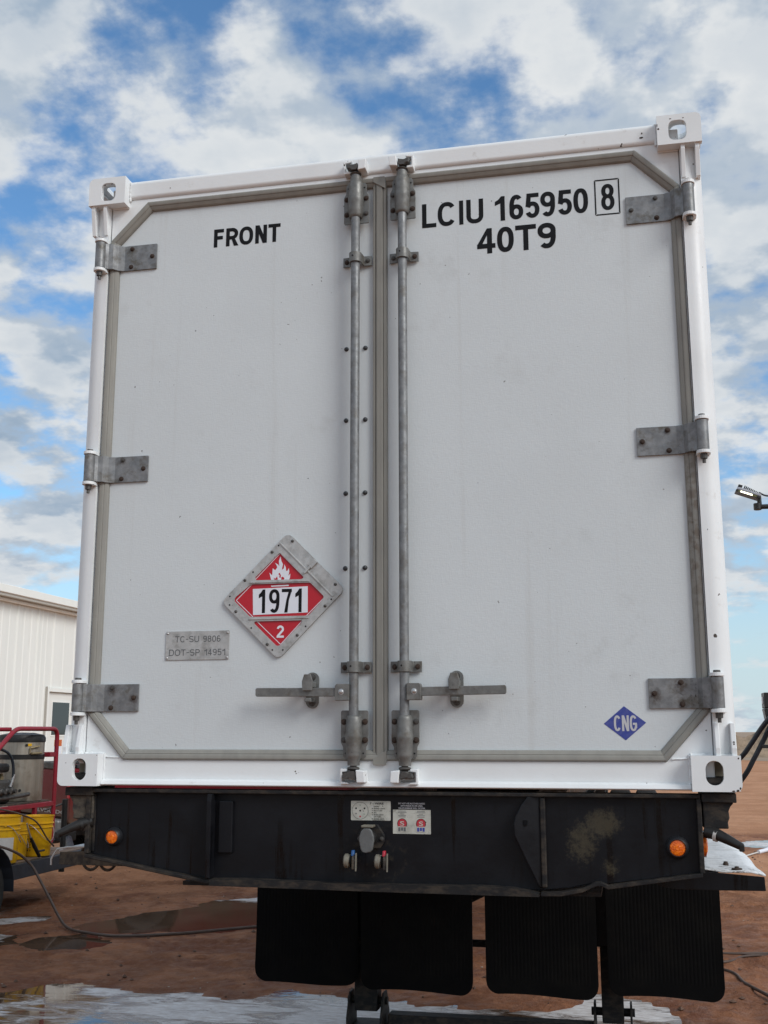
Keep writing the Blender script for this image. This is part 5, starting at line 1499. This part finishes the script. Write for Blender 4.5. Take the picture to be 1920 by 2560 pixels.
# red pressure washer skid
pw = thing('pressure_washer', 'hot water pressure washer in a red tube frame with a stainless boiler', 'pressure washer', (-5.6, 6.2, .51))
RX = -5.12
def bend(pts, r, n=6):
    out = [Vector(pts[0])]
    for i in range(1, len(pts) - 1):
        p = Vector(pts[i]); a = Vector(pts[i - 1]); b = Vector(pts[i + 1])
        q1 = p + (a - p).normalized() * r; q2 = p + (b - p).normalized() * r
        for k in range(n + 1):
            t_ = k / n
            out.append(q1 * (1 - t_) ** 2 + p * 2 * t_ * (1 - t_) + q2 * t_ * t_)
    out.append(Vector(pts[-1]))
    return out
for rx in (RX, -6.25):
    MB().tube(bend([(rx, 5.1, .90), (rx, 6.40, 1.752), (rx, 7.25, 1.752), (rx, 7.25, .552), (rx, 6.4, .548), (rx, 5.1, .545)], .10), .024, 12).build('hoop', 'frame_red', pw, smooth=50)
    MB().box(rx - .02, rx + .02, 5.4, 7.22, .955, 1.00).build('shelf_rail', 'frame_red', pw, bevel=.004)
    MB().box(rx - .02, rx + .02, 6.84, 6.88, .57, .954).build('upright', 'frame_red', pw, bevel=.004)
    MB().box(rx - .018, rx + .018, 6.885, 7.225, .62, .66).build('lower_rail', 'frame_red', pw, bevel=.004)
for (yy, zz, n_) in ((7.25, 1.48, 'cross_tube'), (7.25, .98, 'cross_tube'), (6.4, .552, 'cross_tube'), (6.34, 1.745, 'cross_tube')):
    MB().tube([(RX - .02, yy, zz), (-6.23, yy, zz)], .021, 10).build(n_, 'frame_red', pw, smooth=50)
MB().box(RX - .10, RX + .012, 7.10, 7.22, 1.46, 1.51).build('tank_bracket', 'frame_red', pw, bevel=.004)
MB().box(-6.2, RX - .022, 5.4, 7.20, 1.002, 1.016).build('shelf', 'dusty_steel', pw)
MB().box(-6.2, RX - .08, 6.70, 6.73, .58, .95).build('back_panel', 'frame_red', pw)
TC = (-5.385, 6.99)
tk = MB().lathe([(0, 1.02), (.232, 1.02), (.236, 1.03), (.236, 1.64), (0, 1.64)], (TC[0], TC[1], 0), 'z', 36).build('boiler', 'stainless', pw, smooth=40)
MB().lathe([(.2365, 1.615), (.244, 1.618), (.244, 1.660), (.225, 1.690), (.12, 1.712), (0, 1.715)], (TC[0], TC[1], 0), 'z', 36).build('boiler_lid', 'machine_black', tk, smooth=40)
MB().lathe([(.2365, 1.44), (.241, 1.445), (.241, 1.485), (.2365, 1.49)], (TC[0], TC[1], 0), 'z', 36).build('boiler_band', 'machine_black', tk, smooth=40)
def on_tank(ang, z):
    a = R(ang + 4); return Vector((TC[0] + .238 * math.cos(a), TC[1] + .238 * math.sin(a), z)), Vector((math.cos(a), math.sin(a), 0))
for ang, z, r_, m_ in ((-52, 1.585, .014, 'machine_black'), (-62, 1.13, .014, 'machine_black')):
    c_, d_ = on_tank(ang, z)
    MB().tube([c_ - d_ * .006, c_ + d_ * .006], r_, 14).build('port', m_, tk, smooth=40)
c_, d_ = on_tank(-44, 1.588); MB().obox(c_, d_, (-d_.y, d_.x, 0), (0, 0, 1), .004, .020, .013).build('warning_label', 'bucket_yellow', tk)
c_, d_ = on_tank(-44, 1.555); c2, d2 = on_tank(-20, 1.575)
MB().tube([c_ + d_ * .012, c2 + d2 * .02], .010, 8).build('fitting', 'brass', tk, smooth=40)
c2, d2 = on_tank(-40, 1.50); MB().tube([c_ + d_ * .012, c_ + d_ * .018 + Vector((0, 0, -.05)), c2 + d2 * .012], .008, 8).build('pipe', 'brass', tk, smooth=40)
c3, d3 = on_tank(-12, 1.505); MB().tube([c2 + d2 * .02, c3 + d3 * .02], .012, 8).build('fitting', 'brass', tk, smooth=40)
# pump and engine on the near part of the shelf
pm = MB().box(-5.52, -5.23, 6.20, 6.58, 1.02, 1.25).build('pump', 'machine_grey', pw, bevel=.03)
for k in range(3):
    MB().lathe([(0, -.05), (.03, -.05), (.034, -.03), (.034, .03), (.022, .04), (.022, .07), (0, .07)], (-5.19, 6.28 + k * .10, 1.14), 'x', 12).build('pump_cap', 'machine_grey', pm, smooth=40)
    MB().lathe([(0, 1.24), (.028, 1.24), (.028, 1.285), (.018, 1.29), (.018, 1.31), (0, 1.31)], (-5.31, 6.30 + k * .10, 0), 'z', 12).build('valve_cap', 'brass', pm, smooth=40)
MB().tube([(-5.20, 6.20, 1.07), (-5.165, 6.60, 1.085), (-5.165, 6.80, 1.095)], .022, 10).build('manifold', 'machine_grey', pm, smooth=40)
en = MB().box(-6.02, -5.60, 5.6, 6.2, 1.02, 1.40).build('engine', 'machine_black', pw, bevel=.05)
MB().lathe([(0, 1.42), (.15, 1.42), (.15, 1.47), (.1, 1.49), (0, 1.49)], (-5.81, 5.9, 0), 'z', 20).build('recoil_cover', 'machine_black', en, smooth=40)
MB().box(-5.50, -5.22, 6.00, 6.52, 1.32, 1.41).build('belt_guard', 'machine_black', pw, bevel=.03)
hp = bend([(-5.22, 5.70, 1.38), (-5.22, 6.20, 1.58), (-5.19, 6.48, 1.50), (-5.18, 6.53, 1.28), (-5.20, 6.50, 1.14)], .12)
MB().tube(hp, .014, 10).build('pump_hose', 'hose_black', pw, smooth=60)
MB().tube([(-5.18, 6.528, 1.30), (-5.20, 6.50, 1.18)], .018, 10).build('hose_fitting', 'zinc', pw, smooth=60)

# yellow buckets
def bucket(loc, label, rz, tall=1.0, paper=False):
    b = thing('bucket', label, 'bucket', loc, rz or .001, 'yellow buckets on the wash trailer')
    h = .37 * tall
    pr = [(0, .0), (.128, 0), (.131, .004), (.142, h * .70), (.152, h * .705), (.152, h * .72), (.144, h * .73), (.145, h * .80), (.156, h * .805), (.156, h * .825), (.147, h * .835), (.149, h * .975), (.156, h * .98), (.157, h), (.150, h), (.147, h * .97), (.126, .01), (0, .008)]
    body = MB().lathe(pr, (0, 0, 0), 'z', 40).build('body', 'bucket_yellow', b, smooth=35)
    # bail hanging down one side
    pts = [Vector((.158 * math.cos(R(a)), .158 * math.sin(R(a)), h * .81 - .17 * math.sin(R(a + 90)) ** 2 if abs(a) < 90 else h * .81)) for a in range(-90, 91, 10)]
    MB().tube(pts, .0035, 6).build('bail', 'zinc', b, smooth=60)
    for s in (-1, 1):
        MB().tube([(0, s * .150, h * .81), (0, s * .166, h * .81)], .012, 10).build('bail_ear', 'bucket_yellow', b, smooth=60)
    if paper:
        n_ = 14; vs = []; fs = []
        for k in range(n_ + 1):
            a = R(-150 + 95 * k / n_)
            vs += [(.1395 * math.cos(a), .1395 * math.sin(a), .03), (.1455 * math.cos(a), .1455 * math.sin(a), .235)]
        for k in range(n_):
            fs.append((2 * k, 2 * k + 2, 2 * k + 3, 2 * k + 1))
        MB().add(vs, fs).build('paper_label', 'paper_white', b, smooth=60)
    else:
        mk = MB()
        rnd = random.Random(int(abs(loc[1]) * 100))
        for row in range(3):
            for k in range(6):
                a = R(-100 + row * 11); z = .06 + k * .027
                rr_ = .1345 + .016 * z / .37 + .0015
                c_ = Vector((rr_ * math.cos(a), rr_ * math.sin(a), z)); d_ = Vector((math.cos(a), math.sin(a), 0)); t_ = Vector((-d_.y, d_.x, 0))
                mk.obox(c_, d_, t_, (0, 0, 1), .0008, .003 + .003 * rnd.random(), .004 + .006 * rnd.random())
        mk.build('print', 'decal_black', b)
    return b
bucket((-4.945, 6.00, .512), 'nearest yellow bucket, cut by the left edge of the picture', R(35), 1.16, True)
bucket((-5.00, 6.31, .512), 'middle yellow bucket squeezed between two others', R(20), .90).scale = (.80, .80, 1)
bucket((-4.955, 6.65, .512), 'rightmost yellow bucket beside the red frame', R(-10), 1.04)
sgn = thing('spray_gun', 'black spray gun leaning on the yellow buckets', 'spray gun', (-4.75, 6.34, .512))
MB().tube([(-4.795, 6.42, .53), (-4.79, 6.30, .64), (-4.785, 6.22, .72)], [.017, .020, .014], 10).build('grip', 'machine_black', sgn, smooth=50)
MB().tube([(-4.785, 6.36, .58), (-4.78, 6.48, .58)], .010, 8).build('trigger_guard', 'machine_black', sgn, smooth=50)
MB().tube([(-4.785, 6.22, .72), (-4.79, 6.16, .82), (-4.79, 6.14, .86)], .007, 8).build('lance', 'zinc', sgn, smooth=50)

# hoses lying in the yard
def smooth_path(pts, n=10):
    pts = [Vector(p) for p in pts]; out = []
    P = [pts[0]] + pts + [pts[-1]]
    for i in range(1, len(P) - 2):
        for k in range(n):
            t_ = k / n
            a, b, c_, d_ = P[i - 1], P[i], P[i + 1], P[i + 2]
            out.append(.5 * ((2 * b) + (c_ - a) * t_ + (2 * a - 5 * b + 4 * c_ - d_) * t_ ** 2 + (3 * b - a - 3 * c_ + d_) * t_ ** 3))
    out.append(pts[-1])
    return out
hz_ = smooth_path([(-5.2, 4.9, .80), (-4.87, 5.55, .72), (-4.74, 5.85, .63), (-4.66, 6.02, .50), (-4.56, 6.03, .36), (-4.42, 5.98, .20), (-4.22, 5.80, .07), (-4.0, 5.55, .03), (-3.75, 5.40, .025), (-3.40, 5.33, .022), (-2.95, 5.55, .022), (-2.42, 6.0, .022), (-1.6, 6.6, .024), (-.6, 7.0, .03), (.6, 6.6, .03), (1.3, 5.8, .03)])
tag(MB().tube(hz_, .0125, 10).build('pressure_hose', 'hose_brown', smooth=60), 'brown pressure hose looping from the wash trailer across the ground', 'hose')
lh = smooth_path([(-5.0, 5.4, 1.08), (-4.86, 5.85, 1.00), (-4.80, 6.12, .93), (-4.78, 6.32, .85), (-4.778, 6.52, .69), (-4.785, 6.68, .60)])
tag(MB().tube(lh, .008, 8).build('thin_hose', 'hose_brown', smooth=60), 'thin tan hose hanging over the yellow buckets', 'hose')

# ------------------------------------------------------------------ red pickup behind the trailer
HEAD = R(52)
pk = thing('pickup_truck', 'dark red pickup truck behind the wash trailer', 'pickup truck', (-6.0, 9.3, 0), HEAD)
# local: x forward from the tail, y to the left; the right flank is y = 0
LW = 2.0
def flank(y0, y1, name='bed_side', parent=None):
    def arch(cx, r_, base):
        return [(cx + r_ * math.cos(R(180 - 180 * k / 12)), base + r_ * math.sin(R(180 - 180 * k / 12))) for k in range(13)]
    pts = [(0.0, 1.26), (0.0, .60), (.10, .52)] + arch(1.15, .46, .52) + arch(4.75, .46, .52) + [(5.75, .52), (5.80, .62), (5.80, 1.02), (5.6, 1.16), (4.3, 1.24), (3.95, 1.28)]
    return pts
bs = MB().prism(flank(0, 0), 0.0, .08, 'y').build('side_panel', 'truck_red', pk, bevel=.02, seg=3)
MB().prism(flank(0, 0), LW - .08, LW, 'y').build('side_panel', 'truck_red', pk, bevel=.02, seg=3)
tgate = MB().box(.0, .06, .085, LW - .085, .66, 1.245).build('tailgate', 'truck_red', pk, bevel=.012, label='dark red tailgate with lettering')
MB().box(-.012, .08, .06, LW - .06, 1.248, 1.335).build('tailgate_cap', 'truck_trim', pk, bevel=.012)
MB().box(.08, 2.0, .004, .075, 1.265, 1.315).build('rail_cap', 'truck_trim', pk, bevel=.008)
MB().box(.08, 2.0, LW - .075, LW - .004, 1.265, 1.315).build('rail_cap', 'truck_trim', pk, bevel=.008)
MB().box(-.14, -.005, .04, LW - .04, .46, .645).build('rear_bumper', 'truck_chrome', pk, bevel=.03, seg=3)
MB().box(.08, 2.0, .08, LW - .08, .78, .82).build('bed_floor', 'truck_trim', pk)
for y0 in (.012, LW - .085):
    MB().box(-.006, .05, y0, y0 + .07, .90, 1.22).build('tail_lamp', 'sign_red', pk, bevel=.006)
cabp = [(1.98, .80), (1.98, 1.30), (2.12, 1.84), (2.3, 1.90), (3.5, 1.90), (3.7, 1.84), (4.3, 1.25), (5.6, 1.17), (5.72, 1.0), (5.72, .62), (4.9, .6), (2.2, .6)]
cab = MB().prism([(x, z) for x, z in cabp], .085, LW - .085, 'y').build('cab', 'truck_red', pk, bevel=.04, seg=3)
for y0, y1 in ((.080, .0845), (LW - .0845, LW - .080)):
    MB().prism([(2.16, 1.34), (2.26, 1.80), (2.92, 1.80), (2.92, 1.34)], y0, y1, 'y').build('side_window', 'truck_glass', cab)
    MB().prism([(3.0, 1.34), (3.0, 1.80), (3.62, 1.80), (4.02, 1.34)], y0, y1, 'y').build('side_window', 'truck_glass', cab)
MB().obox((4.01, LW / 2, 1.545), (.6, 0, -.59), (0, 1, 0), (.59, 0, .6), .36, .78, .008).build('windscreen', 'truck_glass', cab)
MB().obox((2.04, LW / 2, 1.57), (.14, 0, .54), (0, 1, 0), (.54, 0, -.14), .2, .75, .006).build('rear_window', 'truck_glass', cab)
# letters on the tailgate run from the left lamp to the right one
def tail_text(s, y_right, y_left, z0, z1):
    o = text('lettering', s, 0, 1, 0, 1, 0, 'truck_letter', pk, .012)
    m_ = o.data
    for v in m_.vertices:
        u, w_ = v.co.x, v.co.z
        v.co = (-.006, y_left + (y_right - y_left) * u, z0 + (z1 - z0) * w_)
    return o
tail_text('SILVERADO', .10, 1.10, .70, .745)
for cx in (1.15, 4.75):
    for yy in (.14, LW - .14):
        r_ = .39
        p = [(r_ * .58, -.12), (r_ * .9, -.125), (r_, -.08), (r_, .08), (r_ * .9, .125), (r_ * .58, .12)]
        o = MB().lathe([(a, yy + b) for a, b in p], (cx, 0, r_), 'y', 32).build('wheel', 'tyre', pk, smooth=35)
        MB().lathe([(0, yy - .05), (r_ * .2, yy - .07), (r_ * .5, yy - .03), (r_ * .58, yy - .11), (r_ * .58, yy + .11), (r_ * .5, yy + .03), (r_ * .2, yy + .07), (0, yy + .05)], (cx, 0, r_), 'y', 24).build('rim', 'wheel_rim', o, smooth=35)
MB().box(.2, 5.5, .3, LW - .3, .42, .66).build('frame', 'truck_trim', pk)

# ------------------------------------------------------------------ lamp stand and hoses on the right
ls = thing('work_light_stand', 'black work light on a bracket arm at the right edge', 'work light', (2.22, 5.0, 0))
MB().box(2.19, 2.25, 4.97, 5.03, .02, 3.46).build('post', 'lamp_black', ls, bevel=.004)
MB().box(2.04, 2.40, 4.8, 5.2, .0, .03).build('base_plate', 'lamp_black', ls, bevel=.004)
MB().tube([(1.945, 5.0, 3.432), (2.23, 5.0, 3.432)], .019, 12).build('arm', 'lamp_black', ls, smooth=50)
MB().tube([(1.935, 5.0, 3.408), (1.935, 5.0, 3.460)], .030, 14).build('arm_clamp', 'lamp_black', ls, bevel=.004, smooth=40)
MB().tube([(1.952, 5.0, 3.44), (1.950, 5.0, 3.535)], .017, 12).build('swivel', 'lamp_black', ls, smooth=50)
ax = Vector((.160, 0, -.062)).normalized(); az = Vector((.062, 0, .160)).normalized()
lc = Vector((1.868, 4.985, 3.535))
hd_ = MB().obox(lc + az * .010, ax, (0, 1, 0), az, .092, .055, .010).build('lamp_head', 'lamp_alu', ls, bevel=.004)
MB().obox(lc - az * .010, ax, (0, 1, 0), az, .096, .058, .0095).build('lamp_bezel', 'lamp_black', hd_, bevel=.004)
MB().obox(lc - az * .0105 + Vector((0, -.0602, 0)) - ax * .014, ax, (0, 1, 0), az, .046, .0012, .0058).build('led_window', 'lamp_led', hd_, bevel=.001)
MB().obox(lc - az * .0105 + Vector((0, -.0584, 0)) - ax * .006, ax, (0, 1, 0), az, .072, .0012, .0080).build('lens_cover', 'lens_olive', hd_)
MB().obox(lc + az * .032 - ax * .074, ax, (0, 1, 0), az, .016, .045, .0115).build('heat_sink', 'lamp_black', hd_, bevel=.002)
for k in range(9):
    MB().obox(lc + az * (.034 - .0012 * k) - ax * (.040 - .013 * k), ax, (0, 1, 0), az, .0042, .045, .013 - .0009 * k).build('cooling_fin', 'lamp_black', hd_, bevel=.001)
MB().tube(smooth_path([(1.955, 5.0, 3.545), (2.0, 5.02, 3.525), (2.08, 5.03, 3.51), (2.20, 5.02, 3.45)]), .007, 8).build('lamp_cable', 'hose_black', ls, smooth=60)
cb = MB().box(1.875, 2.188, 4.90, 5.06, 1.885, 2.00).build('control_box', 'lamp_black', ls, bevel=.006)
MB().prism([(1.872, 1.882), (1.885, 1.800), (2.188, 1.800), (2.188, 1.882)], 4.91, 5.05, 'y').build('control_box_foot', 'lamp_black', ls, bevel=.006)
MB().box(1.868, 1.8745, 4.93, 5.0, 1.92, 1.97).build('box_latch', 'lamp_alu', cb)
MB().box(1.845, 2.188, 4.96, 5.03, 1.592, 1.618).build('lower_arm', 'lamp_black', ls, bevel=.004)
for k, (pts, lab) in enumerate((([(2.05, 4.92, 1.93), (1.93, 4.88, 1.84), (1.85, 4.95, 1.74), (1.77, 5.0, 1.62), (1.70, 5.05, 1.525), (1.55, 5.2, 1.38), (1.30, 5.4, 1.30)], 'upper of two dark hoses running from the stand to the container'),
                                ([(2.09, 4.94, 1.90), (1.93, 4.90, 1.78), (1.86, 4.97, 1.65), (1.79, 5.0, 1.52), (1.71, 5.05, 1.38), (1.56, 5.2, 1.20), (1.30, 5.45, 1.12)], 'lower of two dark hoses running from the stand to the container'))):
    tag(MB().tube(smooth_path(pts), .0185, 12).build('filling_hose', 'hose_black', smooth=60), lab, 'hose', 'dark hoses at the light stand')
# cables and a white wand on the ground at the right
for pts, r_, lab in (([(1.0, 5.55, .03), (1.53, 5.55, .028), (1.9, 5.62, .028), (2.6, 5.7, .03)], .010, 'straight brown cable lying right of the mudflaps'),
                     ([(.9, 4.95, .03), (1.50, 5.21, .028), (1.66, 5.45, .028), (1.85, 5.52, .028), (2.5, 5.45, .03)], .010, 'bowed brown cable lying right of the mudflaps'),
                     ([(.9, 5.15, .03), (1.47, 4.93, .028), (1.58, 4.5, .028), (1.69, 4.16, .028), (1.9, 3.5, .03)], .012, 'brown cable running towards the lower right corner')):
    tag(MB().tube(smooth_path(pts), r_, 8).build('ground_cable', 'hose_brown', smooth=60), lab, 'cable', 'cables on the ground at the right')
wand = thing('wash_wand', 'white wash wand lying on the wet ground at the right edge', 'wand', (2.4, 12.6, .04))
MB().tube([(2.38, 12.5, .05), (2.60, 12.95, .06)], .010, 8).build('lance', 'rope', wand, smooth=50)
MB().tube([(2.60, 12.95, .06), (2.95, 13.5, .09)], .028, 10).build('handle', 'sign_white', wand, smooth=50)
